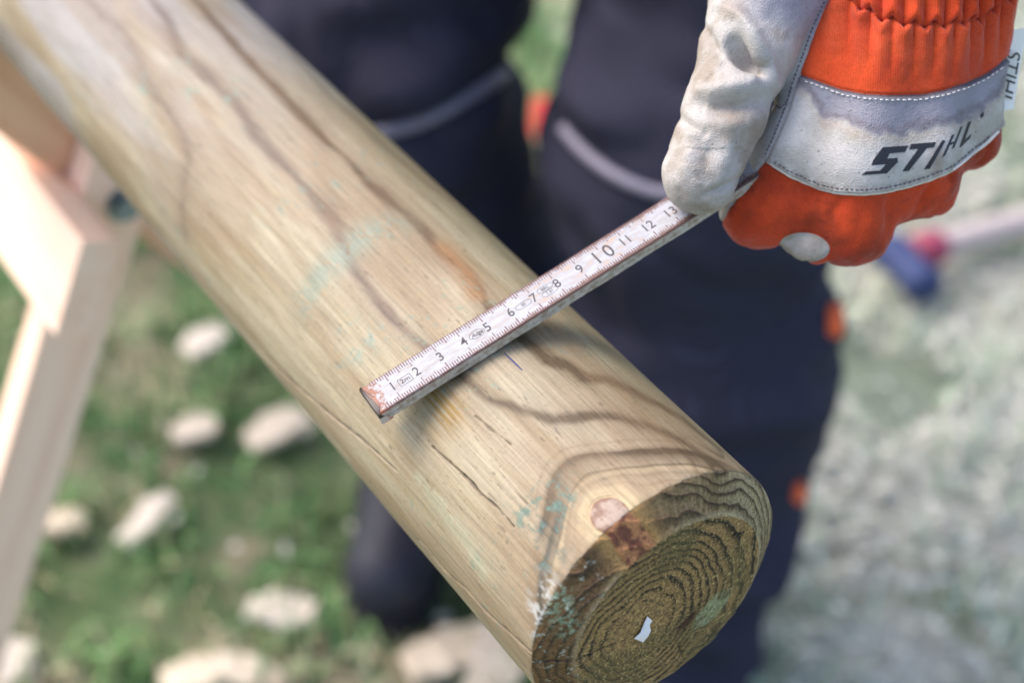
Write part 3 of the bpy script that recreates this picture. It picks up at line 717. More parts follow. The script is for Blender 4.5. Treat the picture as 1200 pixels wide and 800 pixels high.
# ------------------------------------------------------------------ sawbuck under the post
def planed(name='planed_spruce', cs=((250, 216, 192), (246, 206, 180), (234, 188, 160))):
    n = Nodes(name); g = n.noise(n.coord(scale=(4, 60, 60)), 1.6, 5, .6); f = n.noise(n.coord(scale=(30, 500, 500)), 1.0, 3)
    c = n.ramp(g, [(p_, tuple(lin(*q_))) for p_, q_ in zip((.3, .55, .75), cs)])
    return n.done(c, .6, n.bump(f, .2, .0005), spec=.3)
spruce = planed(); spruce_bounce = planed('planed_spruce_warm_bounce', ((232, 186, 152), (222, 172, 136), (200, 146, 110)))  # second tone: same timber with warm bounced light painted into its colour
def board(name, p0, p1, wdir, width, thick, parent, mat=spruce, bevel=.0015):
    p0, p1, wdir = Vector(p0), Vector(p1), Vector(wdir); x = (p1 - p0); ln = x.length; x.normalize()
    y = (wdir - x * wdir.dot(x)).normalized(); z = x.cross(y)
    bm = bmesh.new(); bmesh.ops.create_cube(bm, size=1); bmesh.ops.scale(bm, vec=(ln, width, thick), verts=bm.verts)
    bmesh.ops.bevel(bm, geom=list(bm.edges), offset=bevel, segments=2, affect='EDGES', profile=.6)
    c = (p0 + p1) / 2
    m = Matrix(((x.x, y.x, z.x, c.x), (x.y, y.y, z.y, c.y), (x.z, y.z, z.z, c.z), (0, 0, 0, 1)))
    o = bmobj(name, bm, mat, None); o.parent = parent; o.matrix_basis = parent.matrix_world.inverted() @ m
    return o
buck = empty('sawbuck', (-.85, 0, 0)); bpy.context.view_layer.update()
tag(buck, 'pale planed timber sawbuck with crossed legs cradling the wooden post', 'sawbuck')
LEGS = {1: (.49, .635), -1: (.66, .663)}           # tangent of the splay and height of the crossing; side 1 has its foot on -y
def legy(z, side): t, zc = LEGS[side]; return (z - zc) * t * side
def railpt(z, side):
    t = LEGS[side][0]; nr = np.array([-side, t]) / math.hypot(1, t); return np.array([legy(z, side), z]) + nr * (.0225 + .0125)
for xf in (-.53, -1.25):
    for side, dx in ((1, -.012), (-1, -.0375)):
        board('leg', (xf + dx, legy(0, side), .004), (xf + dx, legy(.90, side), .90), (0, 1, -LEGS[side][0] * side), .045, .024, buck, spruce if side > 0 else spruce_bounce)
for side in (1, -1):
    for z in ((.616, .20) if side > 0 else (.40, .20)):
        cy, cz = railpt(z, side); board('rail', (-1.35, cy, cz), (-.475 if z > .6 else -.52, cy, cz), (0, LEGS[side][0] * side, 1), .064 if z > .6 else .052, .024, buck)
ZC = .645
bolt_m = plain('zinc_bolt', lin(132, 146, 150), .35, .2, 400, metal=.85)
for xf in (-.53, -1.25):
    bm = bmesh.new()
    bmesh.ops.create_cone(bm, cap_ends=True, segments=6, radius1=.008, radius2=.008, depth=.006); 
    bmesh.ops.create_cone(bm, cap_ends=True, segments=20, radius1=.012, radius2=.012, depth=.002, matrix=Matrix.Translation((0, 0, -.004)))
    o = bmobj('bolt', bm, bolt_m, None); o.parent = buck; o.matrix_basis = buck.matrix_world.inverted() @ (Matrix.Translation((xf + .0055, 0.008, ZC - .006)) @ Matrix.Rotation(math.pi / 2, 4, 'Y'))

# ------------------------------------------------------------------ person: trousers, boots, jacket
person = empty('person', (-.55, .36, 0)); bpy.context.view_layer.update()
tag(person, 'person in dark navy work trousers and an orange and white work glove holding the ruler', 'person')

def cloth_mat(name, c0, c1, grid=260):
    n = Nodes(name); k = n.noise(n.coord(), 9, 4)
    wv = n.new('TexWave', wave_type='BANDS', bands_direction='X'); wv.inputs['Scale'].default_value = grid; n.t.links.new(n.coord(rot=(.2, .5, .7)), wv.inputs[0])
    wz = n.new('TexWave', wave_type='BANDS', bands_direction='Z'); wz.inputs['Scale'].default_value = grid; n.t.links.new(n.coord(), wz.inputs[0])
    g = n.math('MAXIMUM', wv.outputs['Fac'], wz.outputs['Fac'])
    c = n.mix(tuple(c0), tuple(c1), k); c = n.mix(c, tuple(np.array(c1) * 2.0), n.ramp(g, [(.88, 0.0), (.97, .6)]))
    return n.done(c, .85, n.bump(g, .12, .0006), spec=.2)
navy = cloth_mat('navy_work_cloth', lin(28, 28, 39), lin(45, 44, 59), 110)

LEG1 = [(-.82, .47, .93, .135), (-.702, .280, .55, .107), (-.684, .324, .34, .108), (-.735, .335, .10, .078)]
LEG2 = [(-.60, .585, .93, .125), (-.488, .425, .53, .108), (-.456, .428, .34, .112), (-.405, .375, .08, .082)]
def trouser_sdf(p):
    d = None
    for leg in (LEG1, LEG2):
        for (a, b) in zip(leg, leg[1:]):
            e = cap(p, a[:3], b[:3], a[3], b[3]); d = e if d is None else smin(d, e, .03 if leg is LEG1 else .035)
    d = smin(d, cap(p, LEG1[0][:3], LEG2[0][:3], .125, .125), .05)
    d = smin(d, cap(p, (-.70, .55, .93), (-.70, .56, 1.05), .15, .15), .06)
    # creases behind the knee and stacked folds low on the leg
    q = p * np.array([7, 7, 15]); fold = np.abs(fbm(q + 3, 2) - .5) * 2
    fold2 = np.abs(fbm(p * np.array([5, 5, 11]) + p[:, [2, 0, 1]] * 9 + 13, 2) - .5) * 2
    return d - (.026 * (fold - .35)) - .022 * (fold2 - .35) - .006 * np.sin(p[:, 2] * 95 + 9 * fbm(p * 6, 2) + p[:, 0] * 30) * sstep(.42, .2, p[:, 2])
tv, tf = surface_nets(trouser_sdf, (-1.0, .15, .045), (-.25, .85, 1.02), .010)
tv = project(trouser_sdf, tv, .003, 1); tv, tf = subdivide(tv, tf)
pl = np.array(person.location)
trousers = npmesh('trousers', tv - pl, tf, navy, person)
tb = BVHTree.FromPolygons(tv.tolist(), tf.tolist())
def on_cloth(px, py):
    h = tb.ray_cast(Vector(CAM), Vector(ray(px, py)).normalized()); return None if h[0] is None else np.array(h[0])
def drape_strip(name, pts, width, mat, lift=.003):
    pth = [on_cloth(*p) for p in pts]; pth = [p for p in pth if p is not None]
    if len(pth) < 3: return None
    pth = np.array(pth); s = np.r_[0, np.cumsum(np.linalg.norm(np.diff(pth, axis=0), axis=1))]
    t = np.linspace(0, s[-1], 36); pth = np.stack([np.interp(t, s, pth[:, k]) for k in range(3)], 1)
    for _ in range(4): pth[1:-1] = pth[1:-1] * .5 + .25 * (pth[:-2] + pth[2:])
    toc = (CAM - pth); toc /= np.linalg.norm(toc, axis=1, keepdims=True)
    return bmobj(name, tube_mesh(pth + toc * lift - pl, width / 2, 10), mat, person, smooth=True)
pip = plain('grey_reflective_piping', lin(118, 112, 128), .5, .12, 120)
drape_strip('piping', [(430, 160), (455, 154), (480, 148), (505, 138), (530, 125), (555, 110), (575, 98), (592, 85), (603, 74)], .0105, pip)
drape_strip('piping', [(660, 150), (672, 166), (690, 184), (715, 203), (740, 216), (765, 225), (785, 228), (810, 229)], .0095, pip)

def boot_sdf(a, t):
    a, t = np.array(a), np.array(t); d = (t - a) / np.linalg.norm(t - a); heel = a - d * .045
    def f(p):
        e = cap(p, (*heel, .05), (*(a + d * .06), .055), .046, .048)
        e = smin(e, cap(p, (*(a + d * .06), .05), (*t, .042), .05, .043), .03)
        e = smin(e, cap(p, (*a, .06), (*(a - d * .02), .24), .055, .06), .03)
        return np.maximum(e, .014 - p[:, 2])
    return f, heel, d
bootm = plain('dark_boot_leather', lin(34, 34, 47), .6, .3, 90); solem = plain('boot_sole_rubber', lin(30, 30, 34), .8, .2, 120)
for a, t in (((-.735, .335), (-.640, .228)), ((-.405, .375), (-.315, .268))):
    f, heel, d = boot_sdf(a, t); mx = np.array([a, t, heel])
    v, q = surface_nets(f, (*(mx.min(0) - .09), 0.0), (*(mx.max(0) + .09), .30), .008)
    v = project(f, v, .002, 1)
    npmesh('boot', v - pl, q, bootm, person)
    bm = bmesh.new(); sd_ = np.array([-d[1], d[0]]); ring_ = []
    tt = np.array(t)
    for (c, r, a0) in ((np.array(t), .045, -90), (heel, .048, 90)):
        for k in range(9):
            an = math.radians(a0 + k * 22.5); ring_.append(c + d * math.cos(an) * r + sd_ * math.sin(an) * r)
    lo_ = [bm.verts.new((x - pl[0], y - pl[1], .0)) for x, y in ring_]; hi_ = [bm.verts.new((x - pl[0], y - pl[1], .022)) for x, y in ring_]
    bm.faces.new(lo_[::-1]); bm.faces.new(hi_)
    for i in range(len(lo_)): j = (i + 1) % len(lo_); bm.faces.new([lo_[i], lo_[j], hi_[j], hi_[i]])
    bmobj('boot_sole', bm, solem, person)

# small coloured tabs on the outer seam of the trouser leg
def tab(px, py, w_, h_, mat):
    pts = [on_cloth(px - k, py) for k in range(0, 60, 3)]; pts = [p for p in pts if p is not None]
    if not pts: return
    p = pts[0]; bm = bmesh.new(); bmesh.ops.create_cube(bm, size=1); bmesh.ops.scale(bm, vec=(w_, .006, h_), verts=bm.verts)
    bmesh.ops.bevel(bm, geom=list(bm.edges), offset=.0025, segments=2, affect='EDGES')
    yaw = math.atan2(MW[1, 0], MW[0, 0])
    o = bmobj('seam_tab', bm, mat, None, smooth=True); o.parent = person; o.matrix_basis = Matrix.Translation(Vector(p - pl)) @ Matrix.Rotation(yaw, 4, 'Z') @ Matrix.Translation((w_ * .45, -.004, 0)) @ Matrix.Rotation(-.6, 4, 'X')
orange_tab = plain('orange_tab', lin(252, 112, 62), .7, .06, 200)
tab(970, 371, .012, .026, orange_tab); tab(930, 573, .010, .018, orange_tab)

# ------------------------------------------------------------------ the gloved hand
GC, GD = np.array([1000.0, 150.0]), 0.607
rc = np.array([(GC[0] - 600) / FPX, (GC[1] - 400) / FPX, 1.0])
ez = rc / np.linalg.norm(rc); ex = np.array([1.0, 0, 0]); ex -= ez * ex[2] * 0 + ez * (ex @ ez); ex /= np.linalg.norm(ex); ey = np.cross(ez, ex)
GO = CAM + MW @ (rc * GD); GE = np.stack([MW @ ex, MW @ ey, MW @ ez], 1); GK = GD / FPX * 1.022      # metres per glove unit
def g2w(P): return GO + (np.asarray(P, float) * GK) @ GE.T
def w2g(P): return ((np.asarray(P, float) - GO) @ GE) / GK
def Q(x, y, z): return (x - 1000.0, y - 150.0, z)

HAND = [  # metacarpals
    (Q(1020, -70, 40), Q(942, 172, 15), 52, 48), (Q(1058, -70, 32), Q(1006, 190, 4), 54, 51),
    (Q(1098, -70, 40), Q(1072, 176, 30), 54, 46), (Q(1146, -60, 72), Q(1122, 136, 76), 50, 41)]
WRIST = [(Q(1050, -180, 60), Q(1050, -60, 50), 84, 78), (Q(1110, -180, 60), Q(1110, -60, 52), 84, 78)]
FING = [[(Q(942, 172, 15), Q(896, 243, 5), 48, 44), (Q(896, 243, 5), Q(912, 232, 66), 42, 34), (Q(912, 232, 66), Q(886, 216, 44), 33, 29)],
        [(Q(1006, 190, 4), Q(1001, 262, 15), 50, 46), (Q(1001, 262, 15), Q(985, 252, 92), 44, 38), (Q(985, 252, 92), Q(950, 215, 96), 36, 30)],
        [(Q(1072, 176, 30), Q(1083, 215, 45), 46, 37), (Q(1083, 215, 45), Q(1060, 222, 115), 36, 34), (Q(1060, 222, 115), Q(1020, 190, 118), 33, 29)],
        [(Q(1122, 136, 76), Q(1137, 165, 90), 40, 28), (Q(1137, 165, 90), Q(1110, 180, 140), 30, 28), (Q(1110, 180, 140), Q(1075, 160, 142), 28, 25)]]
THUMB = [(Q(930, -70, 35), Q(902, -10, 15), 84, 70), (Q(902, -10, 15), Q(882, 52, -14), 66, 54), (Q(882, 52, -14), Q(858, 128, -48), 54, 46), (Q(858, 128, -48), Q(832, 203, -74), 46, 44)]
FILL = [(Q(896, 238, 12), Q(1001, 250, 18), 40, 44), (Q(1001, 238, 14), Q(1078, 203, 44), 46, 38), (Q(1078, 190, 44), Q(1130, 150, 84), 34, 30)]
CARVE = [(Q(869, 60, -74), Q(889, 84, -64), 12, 15)]
def glove_sdf(p):
    d = cap(p, *HAND[0])
    for h in HAND[1:]: d = smin(d, cap(p, *h), 26)
    for h in WRIST: d = smin(d, cap(p, *h), 30)
    for fg in FING:
        e = cap(p, *fg[0])
        for s in fg[1:]: e = smin(e, cap(p, *s), 18)
        d = smin(d, e, 30)
    for a, b, ra, rb in FILL: d = smin(d, cap(p, a, b, ra, rb), 16)
    d = smin(d, smin(cap(p, Q(936, 282, 4), Q(960, 286, -2), 14, 19), cap(p, Q(960, 286, -2), Q(955, 262, 50), 19, 26), 8), 8)
    t = cap(p, *THUMB[0])
    for s in THUMB[1:]: t = smin(t, cap(p, *s), 14)
    d = smin(d, t, 9)
    for a, b, ra, rb in CARVE: d = -smin(-d, cap(p, a, b, ra, rb), 11)
    return d

def poly2(P, pts):      # distance in the (x, y, z) glove space to a 2D line laid on the front
    d, t = pdist(np.c_[P[:, :2], 0 * P[:, 0]], [(x - 1000, y - 150, 0) for x, y in pts]); return d, t

def S1(x): return ramp1(x, [(900, 84), (940, 90), (985, 107), (1010, 112), (1040, 114), (1075, 113), (1100, 108), (1125, 100), (1150, 88), (1185, 62), (1220, 30)])
def S2(x): return ramp1(x, [(880, 172), (903, 188), (930, 205), (965, 220), (985, 224), (1010, 225), (1035, 223), (1060, 218), (1085, 210), (1110, 200), (1150, 170), (1175, 145), (1210, 100)])
def SL(y): return ramp1(y, [(-200, 1010), (-60, 985), (0, 972), (40, 955), (75, 943), (90, 938), (100, 934), (130, 926), (160, 915), (185, 904), (212, 882), (225, 874), (240, 862), (262, 850), (300, 836)])
def SE(x): return ramp1(x, [(950, -10), (992, 8), (1024, 27), (1047, 33), (1068, 36), (1092, 36), (1113, 33), (1141, 26), (1157, 12), (1185, -6)])
VAL = [958, 992, 1015, 1040, 1064.5, 1087, 1109, 1128, 1145, 1162, 1180]

def build_glove():
    V, F = surface_nets(glove_sdf, Q(745, -150, -150), Q(1230, 340, 240), 3.0)
    V = project(glove_sdf, V, .8, 2); V, F = subdivide(V, F); V = project(glove_sdf, V, .8, 2)
    T = tris(F); N = grad(glove_sdf, V, 1.0)
    px, py = V[:, 0] + 1000, V[:, 1] + 150; z = V[:, 2]
    fL = px - SL(py); f1 = py - S1(px); f2 = py - S2(px)
    front = N[:, 2] < .35
    # which part of the hand a point belongs to
    tcap = np.min([cap(V, *s) for s in THUMB], axis=0); hcap = np.min([cap(V, *s) for s in HAND + [f[0] for f in FING]], axis=0)
    isth = tcap < hcap
    fz = z - ramp1(px, [(800, 30), (900, 52), (1000, 75), (1100, 92), (1150, 112), (1200, 112)])
    disp = np.zeros(len(V))
    # elastic gathers of the orange wrist panel
    phase = np.interp(px, VAL, np.arange(len(VAL))); fr = np.mod(phase, 1); rid = np.sin(np.pi * fr) ** .8
    zig = SE(px) - 11 * np.abs(fr - .5) * 2 + 5; dv = py - zig
    inor = sstep(0, 6, fL) * sstep(0, -8, f1) * sstep(10, -10, fz)
    below = np.where(dv > 0, np.exp(-np.maximum(dv, 0) / 34) * (1 - sstep(52, 80, dv)), 0)
    rid2 = np.sin(np.pi * np.mod(phase + .5, 1)) ** .8; above = np.where(dv <= 0, np.exp(-np.abs(dv) / 70), 0)
    disp += inor * (below * (rid - .55) * 12 + above * (rid2 - .5) * 13 - 4.5 * np.exp(-(dv / 2.4) ** 2) + 1.5 * np.exp(-((np.abs(dv) - 9) / 6) ** 2))
    # the leather band sits on top of the cloth: raised, with rolled hems
    inband = sstep(0, 5, fL) * sstep(0, 4, f1) * sstep(0, 4, -f2)
    disp += np.where(front, inband * 2.2 + 1.3 * np.exp(-((f2 + 4) / 2.2) ** 2) * sstep(0, 4, fL) + 1.0 * np.exp(-((f1 - 3.5) / 2.2) ** 2) * sstep(0, 4, fL), 0)
    seamw = 1.7
    disp -= np.where(front & (fL > -2), 2.2 * (np.exp(-(f1 / seamw) ** 2) + np.exp(-(f2 / seamw) ** 2)), 0)
    disp -= np.where(front & ~isth, 2.0 * np.exp(-(fL / 1.6) ** 2), 0)
    d, _ = poly2(V, [(934, 100), (928, 118), (918, 130), (909, 122)]); disp -= np.where(front & ~isth, 1.3 * np.exp(-(d / 1.6) ** 2), 0)
    # folds of the thumb leather
    for pts, amp, wd in (
        ([(852, 14), (873, 26), (888, 46), (900, 72), (910, 100)], 12, 9),
        ([(836, 124), (852, 127), (872, 128), (898, 122)], -13, 11), ([(899, 92), (882, 103), (858, 106), (834, 108)], 9, 11),
        ([(832, 144), (862, 148), (885, 142)], 4, 12), ([(828, 34), (842, 54), (857, 78)], -5, 6), ([(806, 138), (820, 147), (838, 155)], -5, 6),
        ([(812, 168), (830, 166), (842, 172)], -3, 8), ([(840, 160), (848, 178), (844, 200)], -5, 12), ([(822, 160), (818, 190)], 4, 11), ([(842, 224), (860, 217), (876, 206)], -5, 4.5),
        ([(832, 198), (836, 207), (840, 210)], -1.6, 2.0), ([(868, 150), (864, 176), (862, 200)], 3, 9), ([(880, 20), (905, 30), (925, 48)], -4, 10), ([(838, 92), (846, 98)], -3, 6)):
        d, t = poly2(V, pts); disp += np.where(front & (fL < 8), amp * np.exp(-(d / wd) ** 2) * (.35 + .65 * np.sin(np.pi * np.clip(t, .08, .92))), 0)
    disp += (fbm(V * .035 + 5, 3) - .5) * np.where(isth, 3.5, 4) * (1 - .6 * inband) + (fbm(V * .07 + 8, 2) - .5) * 1.6
    # knuckle dents of the lower orange panel
    disp += np.where((f2 > 0) & front, -3 * np.exp(-(poly2(V, [(958, 226), (952, 268)])[0] / 11) ** 2) - 3 * np.exp(-(poly2(V, [(1043, 222), (1052, 262)])[0] / 10) ** 2) + 5 * (np.abs(fbm(V * np.array([.035, .022, .03]) + 2, 2) - .5) * 2 - .3), 0)
    for pts, amp, wd in (([(905, 214), (893, 240), (899, 268)], -3, 6), ([(1046, 226), (1040, 252), (1044, 282)], -4, 6), ([(985, 232), (972, 258)], -2.5, 6), ([(1092, 206), (1082, 226), (1078, 240)], -3.5, 5), ([(1118, 196), (1108, 214)], -6, 5), ([(925, 222), (958, 236), (990, 240)], -2, 6), ([(870, 244), (888, 262)], -2, 5)):
        d, t = poly2(V, pts); disp += np.where(front & (f2 > 2), amp * np.exp(-(d / wd) ** 2) * np.sin(np.pi * np.clip(t, .08, .92)), 0)
    V = V + N * disp[:, None]; N = vnormals(V, T); N[np.einsum('ij,ij->i', N, grad(glove_sdf, V, 1.0)) < 0] *= -1
    fp = np.hypot((px - 948) / 29, (py - 287) / 17.5) - 1; V -= N * (2.2 * np.exp(-(fp / .09) ** 2) * (f2 > 8))[:, None]
    # --- albedo
    nz = fbm(V * .03 + 1, 4); nf = fbm(V * .2 + 3, 3); sp = vnoise(V * .42 + 9)
    lea = mixc(np.tile(lin(190, 183, 177), (len(V), 1)), lin(166, 154, 142), sstep(.45, .7, nz))
    dirt_shade = np.zeros(len(V))
    for c, r, a in (((838, 92), 22, .6), ((868, 138), 26, .75), ((820, 165), 24, .45), ((815, 226), 24, .5), ((850, 215), 24, .45), ((895, 150), 22, .4), ((845, 60), 18, .25), ((880, 72), 15, .4)):  # dirt spots on the leather; the last one paints shade into the fold hollow
        dirt_shade += a * np.exp(-(np.hypot(px - c[0], py - c[1]) / r) ** 2) * (.4 + .9 * nf)
    lea = mixc(lea, lin(140, 120, 98), np.clip(dirt_shade * .8, 0, .6) * isth)
    wet2 = sstep(40, -14, py - (px - 875) * .45) * sstep(850, 905, px + 30 * (nz - .5)) * (fL < 2)
    lea = mixc(lea, lin(150, 144, 160), np.clip(wet2, 0, 1) * .85)
    lea = mixc(lea, lin(60, 48, 40), (sp > .91) * (nf > .5) * .5)
    W = ramp1(px, [(930, 96), (952, 116), (968, 140), (996, 148), (1016, 156), (1048, 160), (1076, 152), (1104, 148), (1136, 136), (1160, 116), (1180, 80), (1210, 50)]) + (fbm(np.c_[V[:, :2] * .11, 0 * px], 3) - .5) * 14
    fw = py - W
    band = mixc(np.tile(lin(200, 193, 187), (len(V), 1)), lin(180, 173, 164), sstep(.4, .7, nz))
    band = mixc(band, lin(172, 152, 128), np.exp(-((fw - 6) / 7) ** 2) * .35 * nf * 2)
    wet = sstep(4, -6, fw); band = mixc(band, lin(146, 142, 152), wet * .95); band = mixc(band, lin(112, 102, 106), np.exp(-((fw + 6) / 7) ** 2) * .6 * (.5 + nf))
    band = mixc(band, lin(130, 116, 100), np.exp(-((f2 + 7) / 4) ** 2) * .45 * (nf > .45)); band = mixc(band, lin(70, 60, 54), (sp > .89) * (nf > .52) * .65)
    smudge = np.exp(-(np.hypot((px - 1093) / 9, (py - 185) / 16)) ** 2); band = mixc(band, lin(120, 96, 70), smudge * .6)
    band = mixc(band, lin(70, 62, 66), np.exp(-((f1 - 1.2) / 2.4) ** 2) * .9)
    ora = mixc(np.tile(lin(214, 76, 32), (len(V), 1)), lin(204, 66, 28), sstep(.4, .7, nz))
    ora = mixc(ora, lin(206, 96, 66), np.clip(inor * below * rid * 1.3, 0, .4) * nf)                       # rubbed ridges
    orl = mixc(np.tile(lin(206, 70, 30), (len(V), 1)), lin(174, 58, 26), sstep(.4, .72, fbm(V * .02 + 14, 4)))
    orl = mixc(orl, lin(128, 50, 26), sstep(.5, .72, fbm(V * .035 + 23, 4)) * .55); orl = mixc(orl, lin(60, 34, 24), (sp > .93) * .5)
    # seam of the index side: pale
    lea, band, ora, orl = lea * .84, band * .84, ora * .9, orl * .88
    root = empty('work_glove'); root.parent = person; root.matrix_basis = Matrix.Translation(Vector(-pl))
    def leather(name):
        n = Nodes(name); vo = n.new('TexVoronoi'); vo.inputs['Scale'].default_value = 1700; n.t.links.new(n.coord(), vo.inputs['Vector'])
        k = n.noise(n.coord(), 700, 4); fine = n.noise(n.coord(), 2600, 2)
        c = n.mix(n.attr('albedo'), n.ramp(k, [(.3, .8), (.6, 1.0)]), .6, 'MULTIPLY')
        return n.done(c, .58, n.bump(fine, .2, .0003, n.bump(vo.outputs['Distance'], .45, .0005)), spec=.35)
    def fabric(name, sc=2300):
        n = Nodes(name); wv = n.new('TexWave', wave_type='BANDS', bands_direction='X'); wv.inputs['Scale'].default_value = 360; wv.inputs['Distortion'].default_value = .8
        wv.inputs['Detail Scale'].default_value = 3
        R_ = Matrix(GE.T.tolist()).to_euler(); n.t.links.new(n.coord(rot=tuple(R_)), wv.inputs[0])
        k = n.noise(n.coord(), 1800, 3); c = n.mix(n.attr('albedo'), n.ramp(wv.outputs['Fac'], [(.1, .8), (.6, 1.0)]), .5, 'MULTIPLY')
        c = n.mix(c, n.ramp(k, [(.34, .55), (.6, 1.0)]), .6, 'MULTIPLY')
        return n.done(c, .85, n.bump(wv.outputs['Fac'], .18, .0003, n.bump(k, .2, .0003)), spec=.2, sheen=.15)
    lm, om = leather('pale_grain_leather'), fabric('orange_twill')
    A = np.c_[V, N, lea, band, ora, orl, fL, f1, f2, fz, isth.astype(float)]
    def emit(name, A, T, cols, mat):
        o = npmesh(name, g2w(A[:, :3]), T, mat, root, attrs={'albedo': A[:, cols]}, normals=(A[:, 3:6] @ GE.T)); return o
    LEA, BAND, ORA, ORL = slice(6, 9), slice(9, 12), slice(12, 15), slice(15, 18)
    cf = np.maximum(A[:, 21], -A[:, 18])          # > 0: palm leather (back of the glove, thumb and index side)
    (fA, fT), (bA, bT) = clip(A, T, cf)
    # the thumb with the palm leather behind it
    emit('thumb_and_palm', bA, bT, LEA, lm)
    (wA, wT), (rA, rT) = clip(fA, fT, fA[:, 19])
    emit('wrist_panel', wA, wT, ORA, om)
    (lA, lT), (kA, kT) = clip(rA, rT, rA[:, 20])
    emit('logo_band', lA, lT, BAND, lm)
    ep = kA[:, 0] + 1000 - 948, kA[:, 1] + 150 - 287; fe = np.hypot((ep[0] + .12 * ep[1]) / 29, (ep[1] - .08 * ep[0]) / 17.5) - 1
    (pA, pT), (kA, kT) = clip(kA, kT, fe)
    emit('knuckle_panel', kA, kT, ORL, om); emit('finger_pad', pA, pT, LEA, lm)
    # --- things laid on the surface
    W3 = g2w(V); bv = BVHTree.FromPolygons(W3.tolist(), T.tolist()); dirz = Vector(GE[:, 2])
    def put(x, y, lift=.4):
        o = Vector(g2w(np.array([x - 1000, y - 150, -400.0]))); h = bv.ray_cast(o, dirz)
        return None if h[0] is None else np.array(h[0]) - np.array(dirz) * lift * GK
    black = plain('black_print', lin(30, 28, 34), .55, .3, 900)
    def letter(poly, name='logo_letter'):
        poly = np.array(poly, float); lo, hi = poly.min(0), poly.max(0); k = len(poly); pts = []
        for i in range(k):
            a, b = poly[i], poly[(i + 1) % k]; m_ = max(1, int(np.linalg.norm(b - a) / 3)); pts += [a + (b - a) * j / m_ for j in range(m_)]
        nb = len(pts); g = [(x, y) for x in np.arange(lo[0], hi[0], 3.1) for y in np.arange(lo[1], hi[1], 3.1)]
        r = delaunay_2d_cdt([Vector(p) for p in pts + [np.array(q) for q in g]], [], [list(range(nb))], 1, 1e-5)
        bm = bmesh.new(); top, bot = [], []
        for v in r[0]:
            p = put(v.x, v.y, .55); p = p if p is not None else put(v.x - 2, v.y + 2, .55)
            q = put(v.x, v.y, -.6); q = q if q is not None else p
            if p is None: bm.free(); return
            top.append(bm.verts.new(p))
        for f in r[2]:
            if len(f) >= 3: bm.faces.new([top[i] for i in f])
        ext = bmesh.ops.extrude_face_region(bm, geom=list(bm.faces)); off = np.array(dirz) * GK * 1.0
        bmesh.ops.translate(bm, vec=Vector(off), verts=[e for e in ext['geom'] if isinstance(e, bmesh.types.BMVert)])
        return bmobj(name, bm, black, root)
    f4 = lambda pts: [(940 + x / 4, 120 + y / 4) for x, y in pts]
    letter(f4([(372, 206), (484, 198), (470, 227), (402, 233), (392, 256), (437, 253), (439, 272), (392, 322), (281, 329), (301, 313), (362, 309), (388, 281), (324, 285), (330, 262)]))
    letter(f4([(497, 192), (606, 183), (597, 206), (566, 210), (490, 312), (461, 314), (528, 213), (488, 216)]))
    letter(f4([(634, 174), (648, 178), (582, 303), (557, 306)]))
    letter(f4([(676, 152), (690, 148), (672, 186), (690, 180), (716, 116), (728, 110), (690, 208), (678, 214), (686, 190), (668, 198), (650, 242), (634, 254)]))
    letter(f4([(752, 96), (768, 88), (742, 172), (772, 146), (766, 168), (722, 206), (712, 208)]))
    letter(f4([(806, 62), (822, 46), (826, 62), (812, 78)]))
    # stitches along the seams: too small to tell apart one by one
    def stitches(path, step, ln, rad, mat, name, lift=.6):
        path = np.array(path, float); s = np.r_[0, np.cumsum(np.linalg.norm(np.diff(path, axis=0), axis=1))]; bm = bmesh.new(); rg = random.Random(1)
        for t in np.arange(1, s[-1] - ln, step):
            ln_ = ln * rg.uniform(.7, 1.1); a = [np.interp(t, s, path[:, k]) for k in (0, 1)]; b = [np.interp(t + ln_, s, path[:, k]) for k in (0, 1)]
            j = rg.uniform(-.4, .4); pa, pb = put(a[0], a[1] + j, lift), put(b[0], b[1] + j, lift)
            if pa is None or pb is None or np.linalg.norm(pa - pb) > 12 * GK: continue
            ax = pb - pa; ax /= np.linalg.norm(ax); n1 = np.cross(ax, np.array(dirz)); n1 /= np.linalg.norm(n1); n2 = np.cross(ax, n1); r = rad * GK
            ra = [bm.verts.new(pa + r * .7 * (math.cos(q) * n1 + math.sin(q) * n2)) for q in np.arange(6) * math.pi / 3]
            rb = [bm.verts.new(pb + r * .7 * (math.cos(q) * n1 + math.sin(q) * n2)) for q in np.arange(6) * math.pi / 3]
            rm = [bm.verts.new((pa + pb) / 2 - np.array(dirz) * r * .5 + r * (math.cos(q) * n1 + math.sin(q) * n2)) for q in np.arange(6) * math.pi / 3]
            for u_, v2 in ((ra, rm), (rm, rb)):
                for q in range(6): bm.faces.new([u_[q], u_[(q + 1) % 6], v2[(q + 1) % 6], v2[q]])
            bm.faces.new(ra[::-1]); bm.faces.new(rb)
        o = bmobj(name, bm, mat, root, smooth=True); o['kind'] = 'stuff'; return o
    white_t, dark_t = plain('white_thread', lin(214, 208, 204), .7, .1, 900), plain('dark_thread', lin(86, 76, 84), .7, .2, 900)
    stitches([(x, S1(x) + 5.5) for x in np.arange(944, 1172, 4.0)], 6.2, 4.2, .85, white_t, 'stitching')
    stitches([(x, S2(x) - 6.0) for x in np.arange(912, 1160, 4.0)], 5.4, 4.0, .8, dark_t, 'stitching')
    stitches([(SL(y) - 4, y) for y in np.arange(-60, 186, 4.0)], 5.0, 3.4, .85, dark_t, 'stitching')
    stitches([(930, 104), (926, 118), (918, 128), (908, 121)], 4.0, 2.8, .75, dark_t, 'stitching')
    # pale hem cord along the lower edge of the band
    pth = [put(x, S2(x) - 1.0, .8) for x in np.arange(905, 1168, 4.0)]; pth = np.array([p for p in pth if p is not None])
